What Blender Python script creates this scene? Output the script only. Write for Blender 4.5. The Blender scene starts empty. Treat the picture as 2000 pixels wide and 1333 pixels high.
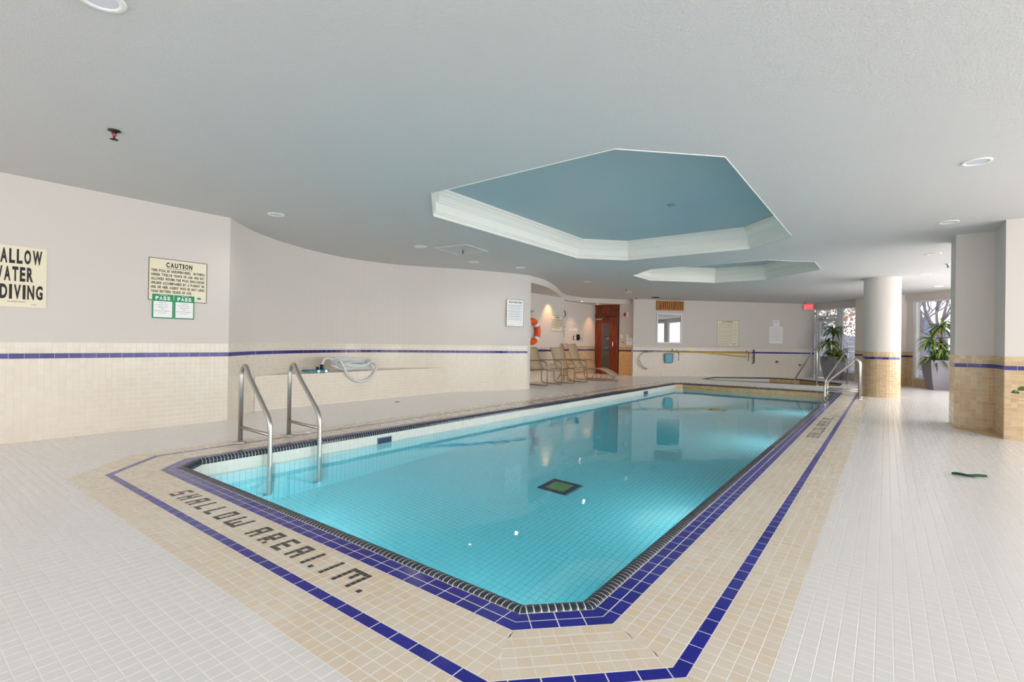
import bpy, math, random
import numpy as np
from mathutils import Vector, Matrix
from mathutils.geometry import tessellate_polygon
random.seed(7); RNG = np.random.default_rng(7)
S = bpy.context.scene
COL = S.collection
# ------------------------------------------------------------------ camera
RV = Vector((0.79737194, 0.60328342, 0.01571932))
UV = Vector((-0.0101356, -0.01265641, 0.99986853))
FV = Vector((-0.60340306, 0.79742644, 0.00397723))
FPX = 966.63
cd = bpy.data.cameras.new('camera'); cam = bpy.data.objects.new('camera', cd); COL.objects.link(cam)
cam.matrix_world = Matrix(((RV.x, UV.x, -FV.x, 0), (RV.y, UV.y, -FV.y, 0), (RV.z, UV.z, -FV.z, 1.0), (0, 0, 0, 1)))
cd.sensor_width = 36.0; cd.lens = FPX / 2000 * 36; cd.clip_start = 0.02; cd.clip_end = 300
S.camera = cam
# ------------------------------------------------------------------ world, exposure
S.view_settings.view_transform = 'Standard'; S.view_settings.look = 'None'
S.view_settings.gamma = 1.0; S.view_settings.use_curve_mapping = False
S.view_settings.exposure = 0.05
SKY = 1.6
w = bpy.data.worlds.new('world'); S.world = w; w.use_nodes = True
nt = w.node_tree; nt.nodes.clear()
out = nt.nodes.new('ShaderNodeOutputWorld'); bg = nt.nodes.new('ShaderNodeBackground')
tc = nt.nodes.new('ShaderNodeTexCoord'); sp = nt.nodes.new('ShaderNodeSeparateXYZ'); cr = nt.nodes.new('ShaderNodeValToRGB')
cr.color_ramp.elements[0].position = 0.0; cr.color_ramp.elements[0].color = (1.0, 0.96, 0.92, 1)
cr.color_ramp.elements[1].position = 0.6; cr.color_ramp.elements[1].color = (0.80, 0.90, 1.0, 1)
nt.links.new(tc.outputs['Generated'], sp.inputs[0]); nt.links.new(sp.outputs['Z'], cr.inputs[0])
nt.links.new(cr.outputs[0], bg.inputs[0]); bg.inputs[1].default_value = SKY
nt.links.new(bg.outputs[0], out.inputs[0])
S.cycles.max_bounces = 12; S.cycles.diffuse_bounces = 8; S.cycles.glossy_bounces = 5
S.cycles.transmission_bounces = 8; S.cycles.transparent_max_bounces = 12
S.cycles.caustics_refractive = True; S.cycles.caustics_reflective = False
S.cycles.sample_clamp_indirect = 25.0; S.cycles.use_denoising = True

def daylight(name, loc, rot, sx, sy, watts):      # sky light falling in through a bank of windows
    l = bpy.data.lights.new(name, 'AREA'); l.shape = 'RECTANGLE'; l.size = sx; l.size_y = sy; l.energy = watts; l.color = (1.0, .968, .955)
    o = bpy.data.objects.new(name, l); COL.objects.link(o); o.location = loc; o.rotation_euler = rot; return o
daylight('daylight_right_near', (6.45, .4, 1.5), (math.radians(90), 0, math.radians(90)), 7.6, 2.6, 480)
daylight('daylight_right_far', (6.45, 7.9, 1.5), (math.radians(90), 0, math.radians(90)), 7.2, 2.6, 700)
daylight('daylight_rear', (0, -3.95, 1.5), (math.radians(90), 0, 0), 12, 2.6, 330)
daylight('daylight_far_bank', (4.6, 13.6, 1.5), (math.radians(90), 0, math.radians(135)), 6.5, 2.4, 400)
# ------------------------------------------------------------------ materials
MATS = {}
def srgb(r, g, b):
    f = lambda c: ((c / 255 + 0.055) / 1.055) ** 2.4 if c > 10 else c / 255 / 12.92
    return (f(r), f(g), f(b), 1)
def mat(name, col, rough=0.5, metal=0.0, spec=0.5, **k):
    if name in MATS: return MATS[name]
    m = bpy.data.materials.new(name); m.use_nodes = True; MATS[name] = m
    n = m.node_tree; b = n.nodes['Principled BSDF']
    c = srgb(*col)
    b.inputs['Base Color'].default_value = c
    b.inputs['Roughness'].default_value = rough; b.inputs['Metallic'].default_value = metal
    b.inputs['Specular IOR Level'].default_value = spec
    if k.get('emit'):
        b.inputs['Emission Color'].default_value = srgb(*k.get('ecol', col)); b.inputs['Emission Strength'].default_value = k['emit']
    if 'coat' in k: b.inputs['Coat Weight'].default_value = k['coat']
    if 'var' in k:      # per-cell colour difference: each fired tile has its own tone
        amt = k['var']; col2 = srgb(*k.get('col2', col))
        g = n.nodes.new('ShaderNodeNewGeometry'); at = n.nodes.new('ShaderNodeAttribute'); at.attribute_name = 'tone'; oi = n.nodes.new('ShaderNodeObjectInfo')
        sm = n.nodes.new('ShaderNodeMath'); sm.operation = 'ADD'; wn = n.nodes.new('ShaderNodeMath'); wn.operation = 'FRACT'
        n.links.new(at.outputs['Fac'], sm.inputs[0]); n.links.new(oi.outputs['Random'], sm.inputs[1]); n.links.new(sm.outputs[0], wn.inputs[0])
        ns = n.nodes.new('ShaderNodeTexNoise'); ns.inputs['Scale'].default_value = k.get('nsc', 1.3); ns.inputs['Detail'].default_value = 3
        n.links.new(g.outputs['Position'], ns.inputs[0])
        ad = n.nodes.new('ShaderNodeMath'); ad.operation = 'MULTIPLY_ADD'; ad.inputs[1].default_value = 0.65; n.links.new(wn.outputs[0], ad.inputs[0])
        sb = n.nodes.new('ShaderNodeMath'); sb.operation = 'MULTIPLY_ADD'; sb.inputs[1].default_value = 1.2; sb.inputs[2].default_value = -0.42; n.links.new(ns.outputs[0], sb.inputs[0])
        n.links.new(sb.outputs[0], ad.inputs[2])
        mu = n.nodes.new('ShaderNodeMath'); mu.operation = 'MULTIPLY'; mu.inputs[1].default_value = amt; mu.use_clamp = True; n.links.new(ad.outputs[0], mu.inputs[0])
        mx = n.nodes.new('ShaderNodeMix'); mx.data_type = 'RGBA'; mx.inputs[6].default_value = c; mx.inputs[7].default_value = col2
        n.links.new(mu.outputs[0], mx.inputs[0]); n.links.new(mx.outputs[2], b.inputs['Base Color'])
        rm = n.nodes.new('ShaderNodeMath'); rm.operation = 'MULTIPLY_ADD'; rm.inputs[1].default_value = 0.06; rm.inputs[2].default_value = rough - 0.03
        n.links.new(wn.outputs[0], rm.inputs[0]); n.links.new(rm.outputs[0], b.inputs['Roughness'])
    if 'bump' in k:
        ns = n.nodes.new('ShaderNodeTexNoise'); ns.inputs['Scale'].default_value = k['bump'][0]; ns.inputs['Detail'].default_value = 4
        g2 = n.nodes.new('ShaderNodeNewGeometry'); n.links.new(g2.outputs['Position'], ns.inputs[0])
        bp = n.nodes.new('ShaderNodeBump'); bp.inputs['Strength'].default_value = k['bump'][1]; bp.inputs['Distance'].default_value = k['bump'][2]
        n.links.new(ns.outputs[0], bp.inputs['Height']); n.links.new(bp.outputs[0], b.inputs['Normal'])
    if 'grain' in k:    # wood grain
        c2 = srgb(*k['grain'][0]); ax = k['grain'][1]
        tcn = n.nodes.new('ShaderNodeNewGeometry'); mp = n.nodes.new('ShaderNodeMapping'); mp.inputs['Scale'].default_value = ax
        ns = n.nodes.new('ShaderNodeTexNoise'); ns.inputs['Scale'].default_value = 6; ns.inputs['Detail'].default_value = 6; ns.inputs['Distortion'].default_value = 1.5
        n.links.new(tcn.outputs['Position'], mp.inputs[0]); n.links.new(mp.outputs[0], ns.inputs[0])
        rp = n.nodes.new('ShaderNodeValToRGB'); rp.color_ramp.elements[0].position = .35; rp.color_ramp.elements[1].position = .65
        rp.color_ramp.elements[0].color = c; rp.color_ramp.elements[1].color = c2
        n.links.new(ns.outputs[0], rp.inputs[0]); n.links.new(rp.outputs[0], b.inputs['Base Color'])
    return m
plaster = mat('painted_plaster_wall', (211, 204, 198), .75, bump=(60, .15, .004))
ceilm = mat('stucco_ceiling_paint', (207, 206, 206), .9, spec=.2, bump=(80, .45, .008))
traym = mat('tray_ceiling_grey_blue', (206, 206, 202), .9, spec=.2, var=1.0, cell=50, col2=(160, 188, 200), nsc=.28)  # soft mottling between pale grey and blue
mould = mat('white_moulding_paint', (232, 229, 222), .6)
grout = mat('floor_grout', (232, 228, 222), .8)
groutw = mat('wall_grout', (236, 230, 220), .7)
whitet = mat('white_floor_tile', (226, 223, 221), .24, var=.35, col2=(218, 215, 212), coat=.0)
beiget = mat('beige_floor_tile', (223, 213, 199), .26, var=1.0, col2=(220, 200, 172))
bluet = mat('cobalt_glazed_tile', (38, 32, 150), .16, var=1.0, col2=(26, 24, 128), cell=.1)
coping = mat('slate_blue_coping_tile', (44, 56, 74), .16, var=1.0, col2=(30, 40, 52), cell=.03)
letter = mat('charcoal_letter_tile', (62, 56, 54), .35, var=.8, col2=(48, 44, 44), cell=.0245)
creamt = mat('cream_wall_tile', (223, 215, 204), .3, var=.9, cell=.052, col2=(216, 203, 186))
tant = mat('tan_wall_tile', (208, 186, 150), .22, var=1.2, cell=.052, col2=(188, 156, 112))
shadet = mat('shade_gold_wall_tile', (222, 178, 112), .22, var=1.2, cell=.052, col2=(202, 150, 76))  # golden shade of door panel and far basin walls put into the tile colour
wallblue = mat('navy_wall_tile', (48, 42, 138), .2, spec=.35, var=1.0, cell=.1, col2=(34, 30, 104))
aquat = mat('aqua_basin_tile', (242, 250, 250), .4, var=.7, col2=(232, 246, 248))
groutq = mat('basin_grout', (140, 176, 184), .8)
steel = mat('brushed_stainless', (190, 186, 180), .36, metal=1.0)
chrome = mat('chrome', (215, 215, 215), .1, metal=1.0)
black = mat('black_plastic', (18, 18, 20), .4)
white = mat('white_plastic', (236, 236, 234), .4)
alum = mat('white_aluminium_frame', (226, 229, 233), .4)
signc = mat('cream_sign_board', (230, 220, 194), .45)
signw = mat('white_paper', (238, 238, 238), .6)
ink = mat('black_ink', (20, 18, 16), .6); inkg = mat('grey_ink', (120, 120, 122), .6); inkm = mat('magenta_ink', (112, 52, 80), .6)
green = mat('green_print', (28, 142, 92), .6); teal = mat('teal_plastic', (18, 120, 150), .35)
red = mat('red_plastic', (190, 30, 34), .35); orange = mat('orange_ring_vinyl', (236, 92, 24), .4)
wood = mat('varnished_mahogany', (150, 62, 22), .3, grain=((88, 28, 10), (6, 6, .5)))
woodl = mat('oak_louver_wood', (196, 132, 48), .4, grain=((150, 88, 24), (6, 6, .6)))
woodd = mat('louver_mahogany', (158, 72, 30), .4, grain=((110, 40, 16), (6, 6, .6)))
dark = mat('dark_void', (16, 15, 15), .8)
framem = mat('taupe_powder_coated_tube', (150, 132, 110), .35)
sling = mat('taupe_sling_mesh', (178, 158, 130), .75)
potm = mat('grey_planter_resin', (132, 130, 138), .5)
hose = mat('grey_white_hose', (206, 210, 210), .4)
polem = mat('yellow_fibreglass_pole', (224, 186, 52), .35)
leafm = mat('dracaena_leaf_green', (72, 108, 48), .45, var=1.5, cell=.03, col2=(150, 172, 60), off=(0, 0, 0))
leafd = mat('dark_leaf_green', (34, 66, 40), .45, var=1.2, cell=.05, col2=(80, 110, 60))
stemm = mat('plant_stem_brown', (112, 96, 72), .8)
soilm = mat('potting_soil', (58, 46, 38), .9)
bark = mat('grey_bark', (168, 158, 166), .9, var=1.0, cell=.3, col2=(130, 120, 128))
stone = mat('pale_garden_stone', (206, 204, 210), .9, var=1.3, cell=.35, col2=(170, 168, 180))
terr = mat('terrace_concrete', (198, 198, 204), .9, bump=(20, .3, .01))
roofm = mat('grey_roof_shingle', (150, 152, 170), .9); housem = mat('pale_house_wall', (232, 222, 214), .9)
twigm = mat('dry_leaf_rust', (196, 158, 138), .9)
grassm = mat('grass_ground', (150, 150, 120), .95)
lens = mat('downlight_lens_off', (216, 218, 228), .3)
lenson = mat('downlight_lens_lit', (255, 236, 214), .3, emit=14, ecol=(255, 226, 190))
exitm = mat('exit_sign_face', (240, 80, 90), .4, emit=1.0, ecol=(240, 60, 70))
netm = mat('pale_blue_net', (112, 182, 206), .7)

def glass_mat(name, tint, ior, bumpy=None):
    m = bpy.data.materials.new(name); m.use_nodes = True; n = m.node_tree; n.nodes.clear()
    o = n.nodes.new('ShaderNodeOutputMaterial'); t = n.nodes.new('ShaderNodeBsdfTransparent'); g = n.nodes.new('ShaderNodeBsdfGlossy')
    f = n.nodes.new('ShaderNodeLayerWeight'); pw = n.nodes.new('ShaderNodeMath'); pw.operation = 'POWER'; pw.inputs[1].default_value = 4.0
    ma = n.nodes.new('ShaderNodeMath'); ma.operation = 'MULTIPLY_ADD'; r0 = ((ior - 1) / (ior + 1)) ** 2; ma.inputs[1].default_value = 1 - r0; ma.inputs[2].default_value = r0; mx = n.nodes.new('ShaderNodeMixShader')
    t.inputs[0].default_value = tint; g.inputs['Roughness'].default_value = 0.0; n.links.new(f.outputs['Facing'], pw.inputs[0]); n.links.new(pw.outputs[0], ma.inputs[0])
    n.links.new(ma.outputs[0], mx.inputs[0]); n.links.new(t.outputs[0], mx.inputs[1]); n.links.new(g.outputs[0], mx.inputs[2]); n.links.new(mx.outputs[0], o.inputs[0])
    return m
glass = glass_mat('window_glass', (.97, .98, .98, 1), 1.45)
officeglass = glass_mat('tinted_office_glass', (.25, .28, .30, 1), 2.6)
# water: true refraction, soft ripples, absorption inside
wm = bpy.data.materials.new('pool_water'); wm.use_nodes = True; n = wm.node_tree; n.nodes.clear()
o = n.nodes.new('ShaderNodeOutputMaterial'); g = n.nodes.new('ShaderNodeBsdfGlass'); g.inputs['IOR'].default_value = 1.33; g.inputs['Roughness'].default_value = 0.0
g.inputs['Color'].default_value = (1, 1, 1, 1)
ge = n.nodes.new('ShaderNodeNewGeometry'); mp = n.nodes.new('ShaderNodeMapping'); mp.inputs['Scale'].default_value = (1, 1.3, 1)
n1 = n.nodes.new('ShaderNodeTexNoise'); n1.inputs['Scale'].default_value = 5.5; n1.inputs['Detail'].default_value = 2.5
n2 = n.nodes.new('ShaderNodeTexNoise'); n2.inputs['Scale'].default_value = .7; n2.inputs['Detail'].default_value = 2
mm = n.nodes.new('ShaderNodeMath'); mm.operation = 'MULTIPLY'
bp = n.nodes.new('ShaderNodeBump'); bp.inputs['Strength'].default_value = .5; bp.inputs['Distance'].default_value = .0035
n.links.new(ge.outputs['Position'], mp.inputs[0]); n.links.new(mp.outputs[0], n1.inputs[0]); n.links.new(mp.outputs[0], n2.inputs[0])
n.links.new(n1.outputs[0], mm.inputs[0]); n.links.new(n2.outputs[0], mm.inputs[1]); n.links.new(mm.outputs[0], bp.inputs['Height']); n.links.new(bp.outputs[0], g.inputs['Normal'])
va = n.nodes.new('ShaderNodeVolumeAbsorption'); va.inputs[0].default_value = (.0, .88, .975, 1); va.inputs[1].default_value = .56
n.links.new(g.outputs[0], o.inputs[0]); n.links.new(va.outputs[0], o.inputs['Volume'])

# ------------------------------------------------------------------ helpers
def tag(o, label=None, cat=None, group=None, kind=None):
    if label: o['label'] = label
    if cat: o['category'] = cat
    if group: o['group'] = group
    if kind: o['kind'] = kind
    return o
def obj(name, me, m=None, parent=None, mw=None):
    if m is not None and not me.materials: me.materials.append(m)
    o = bpy.data.objects.new(name, me); COL.objects.link(o)
    if parent is not None: o.parent = parent
    if mw is not None: o.matrix_world = mw
    return o
def thing(name, loc, label, cat, group=None, rz=0, mw=None):
    o = bpy.data.objects.new(name, None); COL.objects.link(o); o.empty_display_size = .1
    o.location = loc; o.rotation_euler = (0, 0, rz)
    if mw is not None: o.matrix_world = mw
    return tag(o, label, cat, group)
def copytree(o, parent=None):
    c = o.copy(); COL.objects.link(c); c.parent = parent
    for ch in list(o.children): copytree(ch, c)
    return c
class MB:
    def __init__(s): s.v = []; s.f = []; s.sm = []
    def add(s, vs, fs, sm=False):
        b = len(s.v); s.v += [tuple(x) for x in vs]; s.f += [tuple(i + b for i in f) for f in fs]; s.sm += [sm] * len(fs)
    def box(s, x0, x1, y0, y1, z0, z1):
        s.add([(x0, y0, z0), (x1, y0, z0), (x1, y1, z0), (x0, y1, z0), (x0, y0, z1), (x1, y0, z1), (x1, y1, z1), (x0, y1, z1)],
              [(0, 3, 2, 1), (4, 5, 6, 7), (0, 1, 5, 4), (1, 2, 6, 5), (2, 3, 7, 6), (3, 0, 4, 7)])
    def bbox(s, x0, x1, y0, y1, z0, z1, e=.004):   # box with chamfered front (+z) edges
        s.add([(x0, y0, z0), (x1, y0, z0), (x1, y1, z0), (x0, y1, z0), (x0, y0, z1 - e), (x1, y0, z1 - e), (x1, y1, z1 - e), (x0, y1, z1 - e),
               (x0 + e, y0 + e, z1), (x1 - e, y0 + e, z1), (x1 - e, y1 - e, z1), (x0 + e, y1 - e, z1)],
              [(0, 3, 2, 1), (0, 1, 5, 4), (1, 2, 6, 5), (2, 3, 7, 6), (3, 0, 4, 7), (4, 5, 9, 8), (5, 6, 10, 9), (6, 7, 11, 10), (7, 4, 8, 11), (8, 9, 10, 11)])
    def tube(s, pts, r, seg=12, caps=True, closed=False, rs=None, flat=1.0):
        P = [Vector(p) for p in pts]; nP = len(P); T = []
        for i in range(nP):
            a = P[(i - 1) % nP] if (closed or i > 0) else P[0]; b = P[(i + 1) % nP] if (closed or i < nP - 1) else P[-1]
            T.append((b - a).normalized())
        u = T[0].orthogonal().normalized(); vs = []
        if abs(T[0].z) < .9: u = Vector((0, 0, 1)).cross(T[0]).normalized()
        for i in range(nP):
            u = (u - T[i] * u.dot(T[i])).normalized(); w_ = T[i].cross(u); rr = rs[i] if rs else r
            for k in range(seg):
                a = 2 * math.pi * k / seg; vs.append(P[i] + u * math.cos(a) * rr + w_ * math.sin(a) * rr * flat)
        fs = []
        for i in range(nP if closed else nP - 1):
            j = (i + 1) % nP
            for k in range(seg):
                k2 = (k + 1) % seg; fs.append((i * seg + k, i * seg + k2, j * seg + k2, j * seg + k))
        s.add(vs, fs, True)
        if caps and not closed:
            b = len(s.v) - nP * seg
            s.f.append(tuple(b + k for k in reversed(range(seg)))); s.f.append(tuple(b + (nP - 1) * seg + k for k in range(seg))); s.sm += [False, False]
    def lathe(s, prof, seg=24, c=(0, 0, 0)):
        vs = []; fs = []
        for r, z in prof:
            for k in range(seg):
                a = 2 * math.pi * k / seg; vs.append((c[0] + r * math.cos(a), c[1] + r * math.sin(a), c[2] + z))
        for i in range(len(prof) - 1):
            for k in range(seg):
                k2 = (k + 1) % seg; fs.append((i * seg + k, i * seg + k2, (i + 1) * seg + k2, (i + 1) * seg + k))
        s.add(vs, fs, True)
        if prof[-1][0] > .0011 and abs(prof[-1][1] - prof[-2][1]) > 1e-5: s.add([vs[(len(prof) - 1) * seg + k] for k in range(seg)], [tuple(range(seg))])
        if prof[0][0] > .0011 and abs(prof[0][1] - prof[1][1]) > 1e-5: s.add([vs[k] for k in range(seg)], [tuple(reversed(range(seg)))])
    def prism(s, poly, z0, z1):
        nn = len(poly); ar = sum(poly[i][0] * poly[(i + 1) % nn][1] - poly[(i + 1) % nn][0] * poly[i][1] for i in range(nn))
        if ar < 0: poly = list(reversed(poly))
        tri = tessellate_polygon([[Vector((p[0], p[1], 0)) for p in poly]])
        vs = [(p[0], p[1], z0) for p in poly] + [(p[0], p[1], z1) for p in poly]; fs = []
        for t in tri:
            a, b, c = [Vector((*poly[i], 0)) for i in t]
            if (b - a).cross(c - a).z < 0: t = (t[0], t[2], t[1])
            fs.append((t[2], t[1], t[0])); fs.append(tuple(i + nn for i in t))
        for i in range(nn):
            j = (i + 1) % nn; fs.append((i, j, nn + j, nn + i))
        s.add(vs, fs)
    def sheet(s, loops, z, up=True):
        L = [[Vector((p[0], p[1], 0)) for p in l] for l in loops]; flat = [p for l in L for p in l]
        fs = []
        for t in tessellate_polygon(L):
            a, b, c = [flat[i] for i in t]
            if ((b - a).cross(c - a).z < 0) == up: t = (t[0], t[2], t[1])
            fs.append(tuple(t))
        s.add([(p.x, p.y, z) for p in flat], fs)
    def mesh(s, name):
        me = bpy.data.meshes.new(name); me.from_pydata(s.v, [], s.f); me.polygons.foreach_set('use_smooth', s.sm); me.update(); return me
    def build(s, name, m, parent=None, mw=None): return obj(name, s.mesh(name), m, parent, mw)
def catmull(pts, n=8, closed=False):
    P = [Vector(p) for p in pts]; N = len(P); o = []
    for i in range(N if closed else N - 1):
        p0 = P[(i - 1) % N] if (closed or i > 0) else P[0]; p1 = P[i]; p2 = P[(i + 1) % N]; p3 = P[(i + 2) % N] if (closed or i < N - 2) else P[-1]
        for k in range(n):
            t = k / n; o.append(.5 * ((2 * p1) + (p2 - p0) * t + (2 * p0 - 5 * p1 + 4 * p2 - p3) * t * t + (3 * p1 - p0 - 3 * p2 + p3) * t ** 3))
    if not closed: o.append(P[-1])
    return o
def fillet(pts, r, n=6):
    P = [Vector(p) for p in pts]; o = [P[0]]
    rr = r if isinstance(r, (list, tuple)) else [r] * len(P)
    for i in range(1, len(P) - 1):
        a = P[i - 1] - P[i]; b = P[i + 1] - P[i]; q = min(rr[i], a.length * .49, b.length * .49); A = P[i] + a.normalized() * q; B = P[i] + b.normalized() * q
        for k in range(n + 1):
            t = k / n; o.append((1 - t) ** 2 * A + 2 * t * (1 - t) * P[i] + t * t * B)
    o.append(P[-1]); return o
def frame(org, nrm, up=(0, 0, 1)):     # local x = right as a viewer sees the face, y = up, z = out of the wall
    nz = Vector(nrm).normalized(); u = Vector(up); r = u.cross(nz).normalized(); u = nz.cross(r)
    return Matrix(((r.x, u.x, nz.x, org[0]), (r.y, u.y, nz.y, org[1]), (r.z, u.z, nz.z, org[2]), (0, 0, 0, 1)))
def glyph_mesh(s, bold, res=3):
    cu = bpy.data.curves.new('lettering', 'FONT'); cu.body = s; cu.size = 1; cu.offset = bold; cu.extrude = 0; cu.resolution_u = res
    t = bpy.data.objects.new('tmp', cu); COL.objects.link(t); bpy.context.view_layer.update()
    me = bpy.data.meshes.new_from_object(t.evaluated_get(bpy.context.evaluated_depsgraph_get())); bpy.data.objects.remove(t); bpy.data.curves.remove(cu)
    a = np.zeros(len(me.vertices) * 3); me.vertices.foreach_get('co', a); a = a.reshape(-1, 3)[:, :2]; F = [tuple(p.vertices) for p in me.polygons]; bpy.data.meshes.remove(me)
    return a, F
GC = {}; GW = {'I': .42, '1': .5, '.': .34, ',': .34, 'W': 1.42, 'M': 1.3, 'L': .84, 'E': .86, 'F': .84, 'T': .94, ':': .34, '-': .6, '*': .8, ' ': .62}
def text_mesh(s, w_, h):
    """returns vertices and faces of a line of type; capitals are set as an even condensed gothic, small print as running text"""
    if s.upper() != s:
        a, F = glyph_mesh(s, .02, 2); mn = a.min(0); mx = a.max(0); return (a - mn) * np.array([w_ / (mx[0] - mn[0]), h / (mx[1] - mn[1])]), F
    bold = .04 if h > .02 else .02; V = []; Fs = []; x = 0
    for ch in s:
        cw = GW.get(ch, 1.0)
        if ch != ' ':
            if (ch, bold) not in GC: GC[(ch, bold)] = glyph_mesh(ch, bold)
            a, F = GC[(ch, bold)]; mn = a.min(0); mx = a.max(0); q = a - mn; q = q / np.maximum(mx - mn, 1e-6)
            hh = 1.0; y0 = 0.0
            if ch in '.,': hh = .2
            if ch == ':': hh = .6
            if ch == '-': hh = .14; y0 = .42
            if ch == '*': hh = .5; y0 = .25
            b_ = len(V); V += [(x + v[0] * cw, y0 + v[1] * hh) for v in q]; Fs += [tuple(i + b_ for i in f) for f in F]
        x += cw + .24
    V = np.array(V); V[:, 0] *= w_ / (x - .24); V[:, 1] *= h; return V, Fs
def join_text(items, name, m, parent, z=.0035):
    """items: (string, x, y, width, height) with x,y the lower left corner, all one printed part"""
    V = []; Fs = []
    for s_, x, y, w_, h in items:
        a, F = text_mesh(s_, w_, h); b = len(V)
        V += [(v[0] + x, v[1] + y, z) for v in a.tolist()]; Fs += [tuple(i + b for i in f) for f in F]
    me = bpy.data.meshes.new(name); me.from_pydata(V, [], Fs); me.update()
    o = obj(name, me, m); o.parent = parent; return o

# projection used only to choose which tiles show largest
def pix(C):
    d = C - np.array([0, 0, 1.0]); f = d @ np.array(FV); x = 1000 + FPX * (d @ np.array(RV)) / np.maximum(f, .01); y = 666.5 - FPX * (d @ np.array(UV)) / np.maximum(f, .01)
    return x, y, f
def tiles(name, m, parent, C, R, N, wd, ht, th=.006, polys=(), keep=300, bev=.0005, minpx=4.0, behind=None):
    """C centre of the face, R right vector, N outward normal. Largest ones become objects of their own, the rest one joined part."""
    C = np.array(C, float).reshape(-1, 3); k = len(C); R = np.broadcast_to(np.array(R, float), (k, 3)).copy(); N = np.broadcast_to(np.array(N, float), (k, 3)).copy()
    wd = np.broadcast_to(np.array(wd, float), (k,)).copy(); ht = np.broadcast_to(np.array(ht, float), (k,)).copy()
    U = np.cross(N, R)
    x, y, f = pix(C); view = C - np.array([0, 0, 1.0]); dist = np.linalg.norm(view, axis=1)
    facing = -(view * N).sum(1) / dist
    area = np.where((f > .2) & (x > 4) & (x < 1996) & (y > 4) & (y < 1329), wd * ht * np.maximum(facing, 0) * FPX ** 2 / np.maximum(f, .1) ** 3 * dist, 0)
    if behind is not None: area = np.where(behind(C), 0, area)
    order = np.argsort(-area); near = [i for i in order[:keep] if area[i] > minpx * minpx]
    mask = np.ones(k, bool); mask[near] = False
    cache = {}
    def tv(w_, h_, t_):
        a, b = w_ / 2, h_ / 2; e = bev
        return [(-a + e, -b + e, 0), (a - e, -b + e, 0), (a - e, b - e, 0), (-a + e, b - e, 0), (-a, -b, -e), (a, -b, -e), (a, b, -e), (-a, b, -e), (-a, -b, -t_), (a, -b, -t_), (a, b, -t_), (-a, b, -t_)]
    TF = [(0, 1, 2, 3), (4, 5, 1, 0), (5, 6, 2, 1), (6, 7, 3, 2), (7, 4, 0, 3), (8, 9, 5, 4), (9, 10, 6, 5), (10, 11, 7, 6), (11, 8, 4, 7)]
    for i in near:
        key = (round(wd[i], 4), round(ht[i], 4))
        if key not in cache:
            me = bpy.data.meshes.new(name); me.from_pydata(tv(key[0], key[1], th), [], TF); me.update(); me.materials.append(m); cache[key] = me
        o = bpy.data.objects.new(name, cache[key]); COL.objects.link(o); o.parent = parent
        r, u, n_, c = R[i], U[i], N[i], C[i]
        o.matrix_basis = Matrix(((r[0], u[0], n_[0], c[0]), (r[1], u[1], n_[1], c[1]), (r[2], u[2], n_[2], c[2]), (0, 0, 0, 1)))
    C, R, U, N, wd, ht = C[mask], R[mask], U[mask], N[mask], wd[mask], ht[mask]; k = len(C)
    V = []; F = []
    if k:
        a = (wd / 2)[:, None]; b = (ht / 2)[:, None]; e = bev
        vs = np.stack([C - R * (a - e) - U * (b - e), C + R * (a - e) - U * (b - e), C + R * (a - e) + U * (b - e), C - R * (a - e) + U * (b - e),
                       C - R * a - U * b - N * th, C + R * a - U * b - N * th, C + R * a + U * b - N * th, C - R * a + U * b - N * th], 1).reshape(-1, 3)
        base = (np.arange(k) * 8)[:, None]
        fs = np.concatenate([base + np.array(q) for q in [(0, 1, 2, 3), (4, 5, 1, 0), (5, 6, 2, 1), (6, 7, 3, 2), (7, 4, 0, 3)]], 0)
        V = vs.tolist(); F = fs.tolist()
    for P, nrm in polys:
        b = len(V); q = len(P); P = [Vector(p_) for p_ in P]; nrm = Vector(nrm)
        ar = Vector((0, 0, 0))
        for i in range(q): ar += P[i].cross(P[(i + 1) % q])
        if ar.dot(nrm) < 0: P.reverse()
        V += [tuple(p_) for p_ in P] + [tuple(p_ - nrm * th) for p_ in P]
        F.append(tuple(range(b, b + q))); F += [(b + (i + 1) % q, b + i, b + q + i, b + q + (i + 1) % q) for i in range(q)]
    if V:
        me = bpy.data.meshes.new(name); me.from_pydata(V, [], F); me.update()
        tn = np.concatenate([np.tile(RNG.random(k), 5), np.repeat(RNG.random(len(polys)), [len(P) + 1 for P, _ in polys])]) if len(polys) else np.tile(RNG.random(k), 5)
        me.attributes.new('tone', 'FLOAT', 'FACE').data.foreach_set('value', tn.astype(np.float32))
        tag(obj(name, me, m, parent), kind='stuff')

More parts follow.
